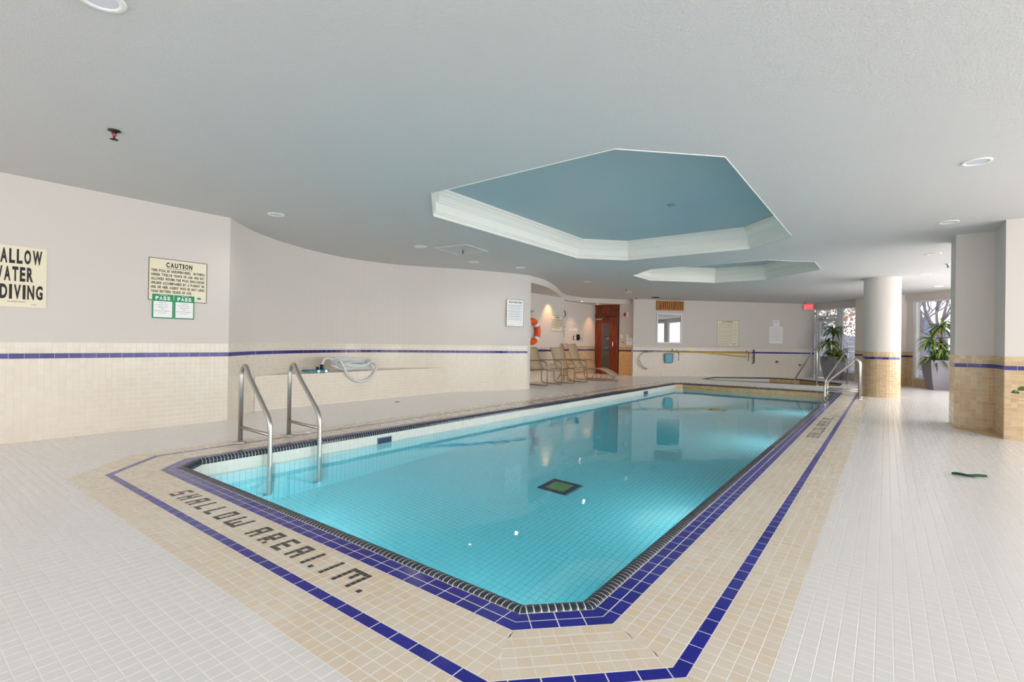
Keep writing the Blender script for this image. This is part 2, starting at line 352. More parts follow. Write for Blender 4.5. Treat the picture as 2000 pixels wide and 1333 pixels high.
def offset_poly(P, d):   # counter-clockwise convex polygon, outward offset with mitred corners
    n_ = len(P); o = []
    for i in range(n_):
        a, b, c = np.array(P[i - 1]), np.array(P[i]), np.array(P[(i + 1) % n_])
        t1 = (b - a) / np.linalg.norm(b - a); t2 = (c - b) / np.linalg.norm(c - b); n1 = np.array([t1[1], -t1[0]]); n2 = np.array([t2[1], -t2[0]])
        m_ = (n1 + n2); o.append(tuple(b + m_ * d / (1 + n1 @ n2)))
    return o
def rows(P, a, b, L, gap=.003, z=0.0, phase=0.0, edges=None):
    """a ring of tiles between outward offsets a<b around polygon P"""
    A = offset_poly(P, a + gap / 2); B = offset_poly(P, b - gap / 2); n_ = len(P); rect = []; poly = []
    for i in range(n_):
        if edges is not None and i not in edges: continue
        p0, p1 = np.array(P[i]), np.array(P[(i + 1) % n_]); t = (p1 - p0) / np.linalg.norm(p1 - p0); nn = np.array([t[1], -t[0]])
        f = lambda q: float((np.array(q) - p0) @ t)
        a0, a1, b0, b1 = f(A[i]), f(A[(i + 1) % n_]), f(B[i]), f(B[(i + 1) % n_])
        lo, hi = min(a0, b0), max(a1, b1); k0 = math.floor((lo - phase) / L); k1 = math.ceil((hi - phase) / L)
        for k in range(k0, k1):
            u0, u1 = k * L + phase + gap / 2, (k + 1) * L + phase - gap / 2
            ua0, ua1, ub0, ub1 = max(u0, a0), min(u1, a1), max(u0, b0), min(u1, b1)
            if ua1 - ua0 < .004 and ub1 - ub0 < .004: continue
            pt = lambda u, d: (*(p0 + t * u + nn * d), z)
            if abs(ua0 - u0) < 1e-6 and abs(ua1 - u1) < 1e-6 and abs(ub0 - u0) < 1e-6 and abs(ub1 - u1) < 1e-6:
                c = p0 + t * (u0 + u1) / 2 + nn * (a + b) / 2; rect.append(((c[0], c[1], z), (t[0], t[1], 0), u1 - u0, b - a - gap))
            else:
                ua1 = max(ua1, ua0); ub1 = max(ub1, ub0)
                Q = [pt(ua0, a + gap / 2), pt(ua1, a + gap / 2), pt(ub1, b - gap / 2), pt(ub0, b - gap / 2)]
                Q = [q for j, q in enumerate(Q) if (Vector(q) - Vector(Q[j - 1])).length > 1e-4]
                if len(Q) > 2: poly.append((Q, (0, 0, 1)))
    return rect, poly

# ------------------------------------------------------------------ measured layout
CH = 2.48; SOF = 2.33; X0, X1, Y0, Y1 = -4.52, -.87, 1.485, 13.285; c = .2
POOL = [(X0 + c, Y0), (X1 - c, Y0), (X1, Y0 + c), (X1, Y1), (X1, Y1 + 1e-4)][:4] + [(X0 + c, Y1), (X0, Y1 - c), (X0, Y0 + c)]
JAC = [(-4.3, 15.32), (-1.25, 15.32), (-1.0, 15.6), (-1.0, 16.72), (-2.13, 17.86), (-3.02, 17.86), (-4.47, 16.6), (-4.47, 15.5)]
LEFT = [(-6.43, 2.74), (-6.72, 3.02), (-7.03, 3.38), (-7.38, 3.98), (-7.64, 4.7), (-7.73, 5.45), (-7.58, 6.2), (-7.31, 6.70), (-7.01, 7.13), (-6.68, 7.68), (-6.40, 8.26), (-6.22, 8.78)]
LEFTC = [LEFT[0]] + [(p.x, p.y) for p in catmull([(*q, 0) for q in LEFT], 6)][1:]
ROOM = [(-6.43, -3.5), (6, -3.5), (6, 11.65), (-1.95, 19.6), (-6.5, 15.05), (-6.5, 15.2), (-7.95, 15.2), (-7.95, 12.38), (-7.47, 12.38), (-7.47, 8.85), (-6.22, 8.78)] + list(reversed(LEFTC[:-1]))
COLUMN = (-.08, 12.98, .32)

# ------------------------------------------------------------------ floor
mb = MB(); hole_p = list(reversed(POOL)); hole_j = list(reversed(JAC))
mb.sheet([[(-8.6, -3.8), (6.3, -3.8), (6.3, 11.6), (-1.75, 19.65), (-4.5, 19.65), (-8.6, 15.9)], hole_p, hole_j], -.0005, True)
floor = tag(mb.build('floor', grout), kind='structure')
def octd(x, y, P=POOL):
    d = np.full(x.shape, -1e9)
    for i in range(len(P)):
        p0, p1 = np.array(P[i]), np.array(P[(i + 1) % len(P)]); t = (p1 - p0) / np.linalg.norm(p1 - p0)
        d = np.maximum(d, (x - p0[0]) * t[1] - (y - p0[1]) * t[0])
    return d
def inside(x, y, P):
    r = np.zeros(x.shape, bool); n_ = len(P)
    for i in range(n_):
        xa, ya = P[i]; xb, yb = P[(i + 1) % n_]
        if ya == yb: continue
        cnd = ((ya > y) != (yb > y)) & (x < (xb - xa) * (y - ya) / (yb - ya) + xa); r ^= cnd
    return r
T = .05
# white field
gx = X0 - .6 + T * (np.arange(-60, 230) + .5); gy = Y0 - .6 + T * (np.arange(-40, 380) + .5)
GX, GY = [a.ravel() for a in np.meshgrid(gx, gy)]
C3 = np.stack([GX, GY, GX * 0], 1); px, py, pf = pix(C3)
ok = (GY > -1.0) & (GX < 4.6) & ((GX < 2.7) | (GY < 7.9)) & inside(GX, GY, ROOM) & (octd(GX, GY, JAC) > .03) & (np.hypot(GX - COLUMN[0], GY - COLUMN[1]) > .3)
D = octd(GX, GY)
full = ok & (D > .6 + .024); part = ok & (D <= .6 + .024) & (D > .6 - .036)
jd = octd(GX, GY, JAC); full &= jd > .1
tp = []
O6 = offset_poly(POOL, .6)
for x, y in zip(GX[part], GY[part]):
    Q = [(x - .0235, y - .0235), (x + .0235, y - .0235), (x + .0235, y + .0235), (x - .0235, y + .0235)]
    dd = [octd(np.array([q[0]]), np.array([q[1]]))[0] - .601 for q in Q]; o_ = []
    for i in range(4):
        a, b = dd[i], dd[(i + 1) % 4]
        if a > 0: o_.append((*Q[i], 0))
        if (a > 0) != (b > 0):
            t_ = a / (a - b); o_.append((Q[i][0] + (Q[(i + 1) % 4][0] - Q[i][0]) * t_, Q[i][1] + (Q[(i + 1) % 4][1] - Q[i][1]) * t_, 0))
    if len(o_) > 2: tp.append((o_, (0, 0, 1)))
tiles('floor_tile', whitet, floor, C3[full], (1, 0, 0), (0, 0, 1), T - .0036, T - .0036, polys=tp)
def ring(name, m, spans, L, P=POOL, keep=300, parent=floor, z=0.0, gap=.0032, edges=None, skip=None):
    rr = []; pp = []
    for a, b, ph in spans:
        r_, p_ = rows(P, a, b, L, gap, z, ph, edges); rr += r_; pp += p_
    if skip: rr = [r_ for r_ in rr if not skip(r_)]
    tiles(name, m, parent, [r_[0] for r_ in rr], [r_[1] for r_ in rr], (0, 0, 1), [r_[2] for r_ in rr], [r_[3] for r_ in rr], polys=pp, keep=keep)
ring('deck_tile', beiget, [(.1, .15, 0), (.15, .2, 0), (.2, .25, 0), (.25, .3, 0), (.3, .35, 0), (.4, .45, 0), (.45, .5, 0), (.5, .55, 0), (.55, .6, 0)], .05)
ring('border_tile', bluet, [(0, .05, .03), (.05, .1, .03)], .0995, gap=.0042)
ring('stripe_tile', bluet, [(.35, .4, .01)], .0995, gap=.0042)
ring('whirlpool_border_tile', coping, [(0.0, .035, 0)], .05, P=JAC, keep=0)
# letters inlaid in dark mosaic
GL = {'S': ['111', '100', '111', '001', '111'], 'H': ['101', '101', '111', '101', '101'], 'A': ['111', '101', '111', '101', '101'], 'L': ['100', '100', '100', '100', '111'],
      'O': ['111', '101', '101', '101', '111'], 'W': ['10001', '10001', '10101', '10101', '11111'], 'R': ['111', '101', '111', '110', '101'], 'E': ['111', '100', '111', '100', '111'],
      '1': ['1', '1', '1', '1', '1'], '.': ['0', '0', '0', '0', '1'], 'M': ['11111', '10101', '10101', '10001', '10001']}
TXT = [('S', 0), ('H', .129), ('A', .258), ('L', .388), ('L', .517), ('O', .647), ('W', .777), ('A', 1.025), ('R', 1.155), ('E', 1.285), ('A', 1.415), ('1', 1.552), ('.', 1.615), ('1', 1.70), ('M', 1.795), ('.', 1.965)]
def floor_text(org, r, u, keep):
    r = np.array(r); u = np.array(u); C = []
    for ch, x in TXT:
        for j, row in enumerate(GL[ch]):
            for i, b in enumerate(row):
                if b == '1': q = np.array(org) + r * (x + (i + .5) * .0245) + u * ((4 - j + .5) * .0252); C.append((q[0], q[1], .0012))
    tiles('letter_tile', letter, floor, C, (r[0], r[1], 0), (0, 0, 1), .0213, .0222, keep=keep, th=.003, bev=.0008)
floor_text((-3.645, 1.206), (1, 0), (0, 1), 300)
floor_text((-.585, 6.42), (0, 1), (-1, 0), 0)
floor_text((-4.807, 8.62), (0, -1), (1, 0), 0)

# ------------------------------------------------------------------ walls
def wall(name, pts, z0, z1, th=.15, m=plaster, kind='structure', parent=None):
    n_ = len(pts); P = [np.array(p, float) for p in pts]; nr = []
    for i in range(n_):
        d = P[min(i + 1, n_ - 1)] - P[max(i - 1, 0)]; d /= np.linalg.norm(d); nr.append(np.array([-d[1], d[0]]))
    B = [p - q * th for p, q in zip(P, nr)]; mb = MB(); vs = []
    for a, b in zip(P, B): vs += [(*a, z0), (*a, z1), (*b, z1), (*b, z0)]
    fs = []
    for i in range(n_ - 1):
        k = i * 4
        for j in range(4): fs.append((k + j, k + (j + 1) % 4, k + 4 + (j + 1) % 4, k + 4 + j))
    fs += [(3, 2, 1, 0), tuple(4 * (n_ - 1) + j for j in range(4))]
    mb.add(vs, fs); o = mb.build(name, m, parent)
    if kind: tag(o, kind=kind)
    return o
PW = .052
def wainscot(parent, pts, m, keep=300, stripe=wallblue, r0=0, r1=18, blue_row=15, behind=None, z0=0.0, minpx=5):
    """tiles over the wall face: plain rows, one navy row, two plain rows above it"""
    P = [np.array(p, float) for p in pts]; seg = [np.linalg.norm(P[i + 1] - P[i]) for i in range(len(P) - 1)]; cum = np.concatenate([[0], np.cumsum(seg)]); Ln = cum[-1]
    def at(s):
        i = min(max(int(np.searchsorted(cum, s) - 1), 0), len(seg) - 1); d = (P[i + 1] - P[i]) / seg[i]; return P[i] + d * (s - cum[i]), d
    def strip(name, mt, L, rws, kp):
        C = []; R = []; N = []; W = []; nt_ = max(1, int(Ln / L + .35)); l2 = Ln / nt_ if abs(Ln / nt_ - L) < .2 * L else L
        for k in range(nt_):
            a, b = k * l2, min((k + 1) * l2, Ln); q, d = at((a + b) / 2); nn = np.array([-d[1], d[0]])
            for j in rws:
                C.append((q[0] + nn[0] * .004, q[1] + nn[1] * .004, z0 + (j + .5) * PW)); R.append((-d[0], -d[1], 0)); N.append((nn[0], nn[1], 0)); W.append(b - a - .003)
        tiles(name, mt, parent, C, R, N, W, PW - .003, th=.0045, keep=kp, minpx=minpx, behind=behind)
    strip('wall_tile', m, PW, [j for j in range(r0, r1) if j != blue_row], keep)
    if blue_row is not None and r1 > blue_row: strip('navy_tile', stripe, 2 * PW, [blue_row], keep)
    # grout bed
    n_ = len(P); mb = MB(); vs = []
    for i in range(n_):
        d = P[min(i + 1, n_ - 1)] - P[max(i - 1, 0)]; d /= np.linalg.norm(d); q = P[i] + np.array([-d[1], d[0]]) * .0018; vs += [(*q, z0 + r0 * PW), (*q, z0 + r1 * PW)]
    mb.add(vs, [(2 * i, 2 * i + 1, 2 * i + 3, 2 * i + 2) for i in range(n_ - 1)]); mb.build('grout_bed', groutw, parent)
straight = [(-6.43, 2.74), (-6.43, -3.5)]
wl = wall('wall_left', straight, 0, CH); wainscot(wl, [(-6.43, 2.74), (-6.43, .2)], creamt, minpx=3)
# curved wall, far to near
curve = list(reversed(LEFTC))
bench_front = [(-6.98, 7.15), (-6.98, 3.34)]
BZ = .48
wc = wall('wall_curved', curve, 0, CH)
hid = lambda C: (C[:, 2] < BZ) & (C[:, 1] > 3.4) & (C[:, 1] < 7.0)
wainscot(wc, curve, creamt, behind=hid, minpx=3)
bm_ = MB(); bpoly = [(-6.98, 3.33), (-6.98, 7.16)] + [(p[0], p[1]) for p in curve if 3.36 < p[1] < 7.14]
bm_.prism(bpoly, 0, BZ); bench = tag(bm_.build('built_in_bench', groutw), 'low cream tiled bench filling the curve of the left wall', 'bench')
wainscot(bench, bench_front, creamt, r0=0, r1=9, blue_row=None, z0=.008, minpx=3)
bx, by = [a.ravel() for a in np.meshgrid(-6.99 - PW * (np.arange(16) + .5), 3.4 + PW * (np.arange(71) + .5))]
okb = inside(bx - .03, by, [(p[0], p[1]) for p in bpoly]); tiles('bench_top_tile', creamt, bench, np.stack([bx, by, bx * 0 + BZ + .004], 1)[okb], (1, 0, 0), (0, 0, 1), PW - .003, PW - .003, keep=150, minpx=3)
wr = wall('wall_alcove_end', [(-7.6, 8.86), (-6.23, 8.79)][::-1], 0, CH, th=.1)
wa = wall('wall_alcove_near', [(-7.47, 12.38), (-7.47, 8.7)], 0, SOF + .02); wainscot(wa, [(-7.47, 12.38), (-7.47, 9.4)], creamt, keep=60)
wb = wall('wall_alcove_far', [(-7.95, 15.3), (-7.95, 12.2)], 0, SOF + .02); wainscot(wb, [(-7.95, 15.2), (-7.95, 12.4)], tant, keep=0)
DX0, DX1, DH = -8.0, -7.10, 1.98
wd1 = wall('wall_door_side', [(-7.06, 15.2), (-6.46, 15.2)][::-1], 0, SOF + .02); wainscot(wd1, [(-6.5, 15.2), (-7.06, 15.2)], shadet, keep=0)
u45 = Vector((1, 1, 0)).normalized(); n45 = Vector((1, -1, 0)).normalized()
FW0, FW1 = (-6.5, 15.05), (-1.95, 19.6)
wf = wall('wall_front', [FW1, FW0], 0, CH, th=.12); wainscot(wf, [FW1, FW0], creamt, keep=0)
# window wall, out of frame side and rear walls
uw = Vector((1, -1, 0)).normalized(); nw = Vector((-1, -1, 0)).normalized(); WA = Vector((-1.95, 19.6, 0))
def wp(s, off=0, z=0): q = WA + uw * s + nw * off; return Vector((q.x, q.y, z))
def wseg(name, s0, s1, z0, z1, th=.2, m=plaster, off=0):
    return wall(name, [tuple(wp(s1, off))[:2], tuple(wp(s0, off))[:2]], z0, z1, th, m)
# points go so that the room lies on the left of travel
wseg('wall_window_beam', 0, 11.24, 2.30, CH, .3, off=.06)
wseg('wall_window_sill', 3.55, 11.24, 0, .2, .25)
ws2 = wseg('wall_side_sill', 1.08, 2.1, 0, .2, .25)
PZ = [(1.82, .30), (3.37, .30)]
wq = wall('wall_window_pier', [tuple(wp(3.37, .0))[:2], tuple(wp(3.37, .34))[:2], tuple(wp(2.04, .34))[:2], tuple(wp(2.04, 0))[:2]], 0, CH, .02)
wainscot(wq, [tuple(wp(3.37, .34))[:2], tuple(wp(2.04, .34))[:2]], tant, keep=0); wainscot(wq, [tuple(wp(3.37, 0))[:2], tuple(wp(3.37, .34))[:2]], tant, keep=0)
wj = wseg('wall_window_jamb', 3.36, 3.56, 0, 2.32, .2); wainscot(wj, [tuple(wp(3.56))[:2], tuple(wp(3.37))[:2]], tant, keep=0)
wainscot(bpy.data.objects['wall_window_sill'], [tuple(wp(6))[:2], tuple(wp(3.58))[:2]], tant, keep=0, r1=4, blue_row=None)
WIN = 3
def window(s0, s1, z0, z1, name=None, mull=()):
    global WIN
    o = thing(name or 'window_%d' % WIN, (0, 0, 0), None, None, mw=frame(wp((s0 + s1) / 2, -.05, z0), nw)); o['kind'] = 'structure'; WIN += 1
    h = z1 - z0; a = (s1 - s0) / 2; f = MB()
    f.bbox(-a, a, 0, .05, -.03, .03); f.bbox(-a, a, h - .05, h, -.03, .03); f.bbox(-a, -a + .06, .05, h - .05, -.03, .03); f.bbox(a - .06, a, .05, h - .05, -.03, .03)
    for m_ in mull: f.bbox(m_ - .025, m_ + .025, .05, h - .05, -.028, .028)
    p = f.build('window_frame', alum); p.parent = o
    g = MB(); g.box(-a + .05, a - .05, .045, h - .045, -.004, .004); p = g.build('pane', glass); p.parent = o
    return o
for s0, s1 in ((3.56, 5.25), (5.35, 7.2), (7.3, 9.1), (9.2, 11.1)): window(s0, s1, .2, 2.3)
window(1.08, 2.1, .2, 2.3, 'window_2')
# glazed door with transom
dr = thing('door_2', (0, 0, 0), None, None, mw=frame(wp(.53, -.05, 0), nw)); dr['kind'] = 'structure'
f = MB(); f.bbox(-.52, -.44, 0, 2.3, -.04, .04); f.bbox(.42, .52, 0, 2.3, -.04, .05); f.bbox(-.44, .42, 2.0, 2.07, -.04, .04); f.bbox(-.44, .42, 2.25, 2.3, -.04, .04); p = f.build('door_frame', alum); p.parent = dr
f = MB(); f.bbox(-.42, -.33, .02, 1.98, -.02, .025); f.bbox(.31, .41, .02, 1.98, -.02, .025); f.bbox(-.33, .31, 1.86, 1.98, -.02, .025); f.bbox(-.33, .31, .02, .2, -.02, .025); p = f.build('door_leaf', alum); p.parent = dr
g = MB(); g.box(-.33, .31, .2, 1.86, -.004, .004); q = g.build('pane', glass); q.parent = p
g = MB(); g.box(-.44, .42, 2.07, 2.25, -.004, .004); q = g.build('pane', glass); q.parent = dr
f = MB(); f.box(-.38, -.12, 1.93, 1.97, .025, .07); f.tube([(-.3, 1.98, .08), (-.05, 1.99, .12), (.02, 2.03, .04)], .008, 8); q = f.build('door_closer', steel); q.parent = dr
f = MB(); f.tube(fillet([(.36, .95, .025), (.36, .95, .07), (.36, 1.15, .07), (.36, 1.15, .025)], .02), .01, 8); q = f.build('door_handle', steel); q.parent = dr
tag(wall('wall_right', [(6, -3.5), (6, 11.65)], 0, .25, .2)); wall('wall_right_head', [(6, -3.5), (6, 11.65)], 2.3, CH, .2)
wall('wall_rear', [(-6.43, -3.5), (6, -3.5)], 0, .25, .2); wall('wall_rear_head', [(-6.43, -3.5), (6, -3.5)], 2.3, CH, .2)
def windowxy(org, nrm, wd_, z0, z1):
    global WIN
    o = thing('window_%d' % WIN, (0, 0, 0), None, None, mw=frame((org[0], org[1], z0), nrm)); o['kind'] = 'structure'; WIN += 1
    a = wd_ / 2; h = z1 - z0; f = MB(); f.bbox(-a, a, 0, .06, -.03, .03); f.bbox(-a, a, h - .06, h, -.03, .03)
    for m_ in (-a + .03, 0, a - .03): f.bbox(m_ - .03, m_ + .03, .06, h - .06, -.03, .03)
    p = f.build('window_frame', alum); p.parent = o; g = MB(); g.box(-a + .05, a - .05, .05, h - .05, -.003, .003); p = g.build('pane', glass); p.parent = o
for i in range(7): windowxy((6.08, -2.42 + i * 2.16), (-1, 0, 0), 1.95, .25, 2.3)
for i in range(5): windowxy((-4.9 + i * 2.45, -3.58), (0, 1, 0), 2.2, .25, 2.3)
for i in range(8): wall('wall_right_pier', [(6, -3.5 + i * 2.16 - .1), (6, -3.5 + i * 2.16 + .11)], .25, 2.3, .2)
for i in range(6): wall('wall_rear_pier', [(-6.2 + i * 2.45 - .15, -3.5), (-6.2 + i * 2.45 + .13, -3.5)], .25, 2.3, .2)

# pillars
ps = [(2.6, 7.81), (1.065, 7.81), (1.065, 8.5), (.70, 8.5), (.70, 9.1), (2.6, 9.1)]
mb = MB(); mb.prism(ps, 0, CH); pil = tag(mb.build('wall_pillar', plaster), kind='structure')
wainscot(pil, [(2.6, 7.81), (1.065, 7.81)], tant, keep=200); wainscot(pil, [(1.065, 7.81), (1.065, 8.5)], tant, keep=150); wainscot(pil, [(1.065, 8.5), (.70, 8.5)], tant, keep=200); wainscot(pil, [(.70, 8.5), (.70, 9.1)], tant, keep=0)
cx_, cy_, cr_ = COLUMN
mb = MB(); mb.lathe([(cr_, 0), (cr_, CH)], 64, (cx_, cy_, 0)); colu = tag(mb.build('wall_column', plaster), kind='structure')
cb = MB(); cb.prism([(.70, 8.5), (1.065, 8.5), (1.065, 7.81)], 0.0, .012); cb.build('corner_curb', tant, pil)
ang = np.linspace(-math.pi * .05, -math.pi * 1.15, 60)
wainscot(colu, [(cx_ + cr_ * math.cos(a), cy_ + cr_ * math.sin(a)) for a in ang], tant, keep=0)

# ------------------------------------------------------------------ ceiling
def chamf(x0, x1, y0, y1, n_, f_): return [(x0 + n_, y0), (x1 - n_, y0), (x1, y0 + n_), (x1, y1 - f_), (x1 - f_, y1), (x0 + f_, y1), (x0, y1 - f_), (x0, y0 + n_)]
TR1 = chamf(-4.26, -1.02, 3.43, 8.1, .63, .64); TR2 = chamf(-4.32, -1.0, 9.3, 12.0, .63, 1.12)
soff = catmull([(-6.22, 8.78, 0), (-6.38, 9.7, 0), (-6.82, 10.85, 0), (-7.42, 12.1, 0), (-7.74, 13.1, 0), (-7.62, 14.05, 0), (-7.2, 14.75, 0), (-6.62, 15.25, 0), (-6.2, 15.6, 0)], 8)
SP = [(p.x, p.y) for p in soff]
mb = MB(); mb.sheet([[(-8.7, -3.8), (6.3, -3.8), (6.3, 11.7), (-1.8, 19.8), (-4.5, 19.8), (-8.7, 16.2)], list(reversed(TR1)), list(reversed(TR2))], CH, False)
ceil = tag(mb.build('ceiling', ceilm), kind='structure')
mb = MB(); mb.box(-8.9, 6.6, -4, 20.2, 3.0, 3.1); tag(mb.build('ceiling_roof_slab', plaster), kind='structure')
mb = MB(); mb.prism(SP + [(-6.5, 15.8), (-8.3, 15.8), (-8.3, 8.9)], SOF, CH + .01); tag(mb.build('ceiling_soffit', plaster), kind='structure')
PROF = [(0, 2.474), (.004, 2.474), (.004, 2.480), (0, 2.480), (0, 2.510), (-.018, 2.516), (-.018, 2.530), (-.030, 2.536), (-.030, 2.640), (-.046, 2.648), (-.046, 2.662), (-.06, 2.668), (-.072, 2.690), (-.09, 2.715), (-.112, 2.735), (-.112, 2.752), (-.13, 2.758), (-.13, 2.79)]
for ti, TR in ((1, TR1), (2, TR2)):
    mb = MB(); mb.sheet([offset_poly(TR, .05)], 2.79, False); top = mb.build('ceiling_tray', traym); tag(top, kind='structure')
    tr = thing('trim_%d' % ti, (0, 0, 0), None, None); tr['kind'] = 'structure'
    OFF = [offset_poly(TR, d) for d, _ in PROF]
    for i in range(8):
        mb = MB(); vs = []
        for (d, z), O in zip(PROF, OFF): vs += [(*O[i], z), (*O[(i + 1) % 8], z)]
        mb.add(vs, [(2 * k, 2 * k + 1, 2 * k + 3, 2 * k + 2) for k in range(len(PROF) - 1)]); mb.build('moulding', mould, tr)

# ------------------------------------------------------------------ pool basin
ZB = -1.235; ZW = -.135; IN = offset_poly(POOL, -.062)
mb = MB(); nI = len(IN)
mb.add([(*p, -.03) for p in IN] + [(*p, ZB - .004) for p in IN], [(i, nI + i, nI + (i + 1) % nI, (i + 1) % nI) for i in range(nI)]); mb.sheet([IN], ZB - .004, True)
basin = tag(mb.build('pool_basin', groutq), kind='structure')
def basin_wall_tiles(P, zt, zb, pick, parent, keep):
    n_ = len(P)
    for names, edges, m_ in pick:
        C = []; R = []; N = []; W = []
        for i in edges:
            p0, p1 = np.array(P[i]), np.array(P[(i + 1) % n_]); Ln = np.linalg.norm(p1 - p0); t = (p1 - p0) / Ln; inn = np.array([-t[1], t[0]])
            k = max(1, round(Ln / .05)); L = Ln / k
            for a in range(k):
                q = p0 + t * (a + .5) * L + inn * .003
                for j in range(round((zt - zb) / .05)): C.append((*q, zt - (j + .5) * .05)); R.append((-t[0], -t[1], 0)); N.append((*inn, 0)); W.append(L - .003)
        tiles(names, m_, parent, C, R, N, W, .047, th=.003, keep=keep, minpx=4)
gw = mat('basin_top_grout', (214, 214, 208), .8); mb = MB()
mb.add([(*p, -.03) for p in offset_poly(POOL, -.0635)] + [(*p, -.19) for p in offset_poly(POOL, -.0635)], [(i, nI + i, nI + (i + 1) % nI, (i + 1) % nI) for i in range(nI)]); mb.build('grout_bed', gw, basin)
creamb = mat('pool_wall_top_tile', (226, 222, 212), .3, var=.7, col2=(214, 208, 196))
basin_wall_tiles(IN, -.037, -.187, [('basin_wall_tile', [5, 6], creamb), ('basin_end_tile', [3, 4], shadet), ('basin_wall_tile', [0, 1, 2], creamb)], basin, 150)  # far end tiles carry their shade in the colour
basin_wall_tiles(IN, -.187, ZB, [('basin_wall_tile', [6, 5, 4, 3], aquat)], basin, 0)
bx, by = [a.ravel() for a in np.meshgrid(X0 + .05 * (np.arange(73) + .5), Y0 + .05 * (np.arange(236) + .5))]
okb = octd(bx, by) < -.068
DR = [(-2.66, 4.36, .165), (-2.69, 10.4, .155)]
for a, b, r in DR: okb &= (np.abs(bx - a) > r + .01) | (np.abs(by - b) > r + .01)
tiles('basin_floor_tile', aquat, basin, np.stack([bx, by, bx * 0 + ZB], 1)[okb], (1, 0, 0), (0, 0, 1), .0465, .0465, th=.004, keep=300, minpx=3)
for a, b, r in DR:
    d = tag(bpy.data.objects.new('main_drain', None)); COL.objects.link(d); d.parent = basin; d.location = (a, b, ZB)
    f = MB(); e = .055
    for q in ((-r, r, -r, -r + e), (-r, r, r - e, r), (-r, -r + e, -r + e, r - e), (r - e, r, -r + e, r - e)): f.box(*q, -.003, .006)
    f.build('drain_border', mat('navy_drain_border', (26, 42, 74), .3), d)
    f = MB(); k = r - e
    for i in range(7): x = -k + (i + .5) * 2 * k / 7; f.box(x - k / 9, x + k / 9, -k, k, 0, .006)
    f.build('grate', mat('yellowed_grate', (196, 180, 92), .5), d)
    f = MB(); f.box(-k, k, -k, k, -.004, -.001); f.build('drain_pit', mat('drain_pit_olive', (70, 76, 50), .8), d)
# coping
CP = [(-.002, -.004), (-.002, .002), (-.010, .0075), (-.026, .0105), (-.044, .009), (-.058, .001), (-.066, -.014), (-.067, -.036), (-.058, -.038)]
def copings(P, name, m_, keep, parent, L=.0285, gap=.0048, cp=CP):
    n_ = len(P); OFF = [offset_poly(P, d) for d, _ in cp]; rec = []
    for i in range(n_):
        p0, p1 = np.array(P[i]), np.array(P[(i + 1) % n_]); t = (p1 - p0) / np.linalg.norm(p1 - p0); nn = np.array([t[1], -t[0]])
        lo = [float((np.array(O[i]) - p0) @ t) for O in OFF]; hi = [float((np.array(O[(i + 1) % n_]) - p0) @ t) for O in OFF]
        k = max(1, round((hi[0] - lo[0]) / L)); l2 = (hi[0] - lo[0]) / k; s0 = min(lo)
        for q in range(math.floor((s0 - lo[0]) / l2), math.ceil((max(hi) - lo[0]) / l2)):
            u0 = lo[0] + q * l2 + gap / 2; u1 = u0 + l2 - gap; V = []; good = False
            for j, (d, z) in enumerate(cp):
                a = min(max(u0, lo[j] + gap / 3), hi[j] - gap / 3); b = max(min(u1, hi[j] - gap / 3), lo[j] + gap / 3)
                if b - a > .002: good = True
                A = p0 + t * a + nn * d; B = p0 + t * max(a, b) + nn * d; V += [(*A, z), (*B, z)]
            if not good: continue
            reg = all(abs(min(max(u0, lo[j] + gap / 3), hi[j] - gap / 3) - u0) < 1e-6 and abs(max(min(u1, hi[j] - gap / 3), lo[j] + gap / 3) - u1) < 1e-6 for j in range(len(cp)))
            rec.append((V, p0 + t * (u0 + u1) / 2, t, nn, reg, u1 - u0))
    F = [(2 * k, 2 * k + 1, 2 * k + 3, 2 * k + 2) for k in range(len(cp) - 1)]; m2 = len(cp)
    F += [tuple(2 * k for k in range(m2)), tuple(2 * k + 1 for k in reversed(range(m2)))]
    C = np.array([(*r[1], 0) for r in rec]); x, y, f_ = pix(C); okv = (x > 0) & (x < 2000) & (y < 1333) & (f_ > .2); dist = np.where(okv & np.array([r[4] for r in rec]), f_, 1e9)
    near = set(np.argsort(dist)[:keep].tolist()) if keep else set(); near = {i for i in near if dist[i] < 1e8}; cache = {}; V = []; FF = []
    for i, r in enumerate(rec):
        if i in near:
            key = round(r[5], 4)
            if key not in cache:
                h = key / 2; vv = []
                for d, z in cp: vv += [(-h, -d, z), (h, -d, z)]
                me = bpy.data.meshes.new(name); me.from_pydata(vv, [], F); me.update(); me.materials.append(m_); me.polygons.foreach_set('use_smooth', [True] * (len(F) - 2) + [False, False]); cache[key] = me
            o = bpy.data.objects.new(name, cache[key]); COL.objects.link(o); o.parent = parent; t, nn, cc = r[2], r[3], r[1]
            o.matrix_basis = Matrix(((t[0], -nn[0], 0, cc[0]), (t[1], -nn[1], 0, cc[1]), (0, 0, 1, 0), (0, 0, 0, 1)))
        else:
            b = len(V); V += r[0]; FF += [tuple(b + q for q in f) for f in F]
    me = bpy.data.meshes.new(name); me.from_pydata(V, [], FF); me.update(); tag(obj(name, me, m_, parent), kind='stuff')
copings(POOL, 'coping_tile', coping, 300, basin)
def coping_bed(P, parent, cp):
    mb = MB(); O = [offset_poly(P, d + (.0022 if d < -.03 else 0)) for d, _ in cp]; n_ = len(P); vs = [(*p, z - .0012) for Q, (d, z) in zip(O, cp) for p in Q]
    mb.add(vs, [(k * n_ + i, k * n_ + (i + 1) % n_, (k + 1) * n_ + (i + 1) % n_, (k + 1) * n_ + i) for k in range(len(cp) - 1) for i in range(n_)]); mb.build('coping_grout', groutw, parent)
coping_bed(POOL, basin, CP)
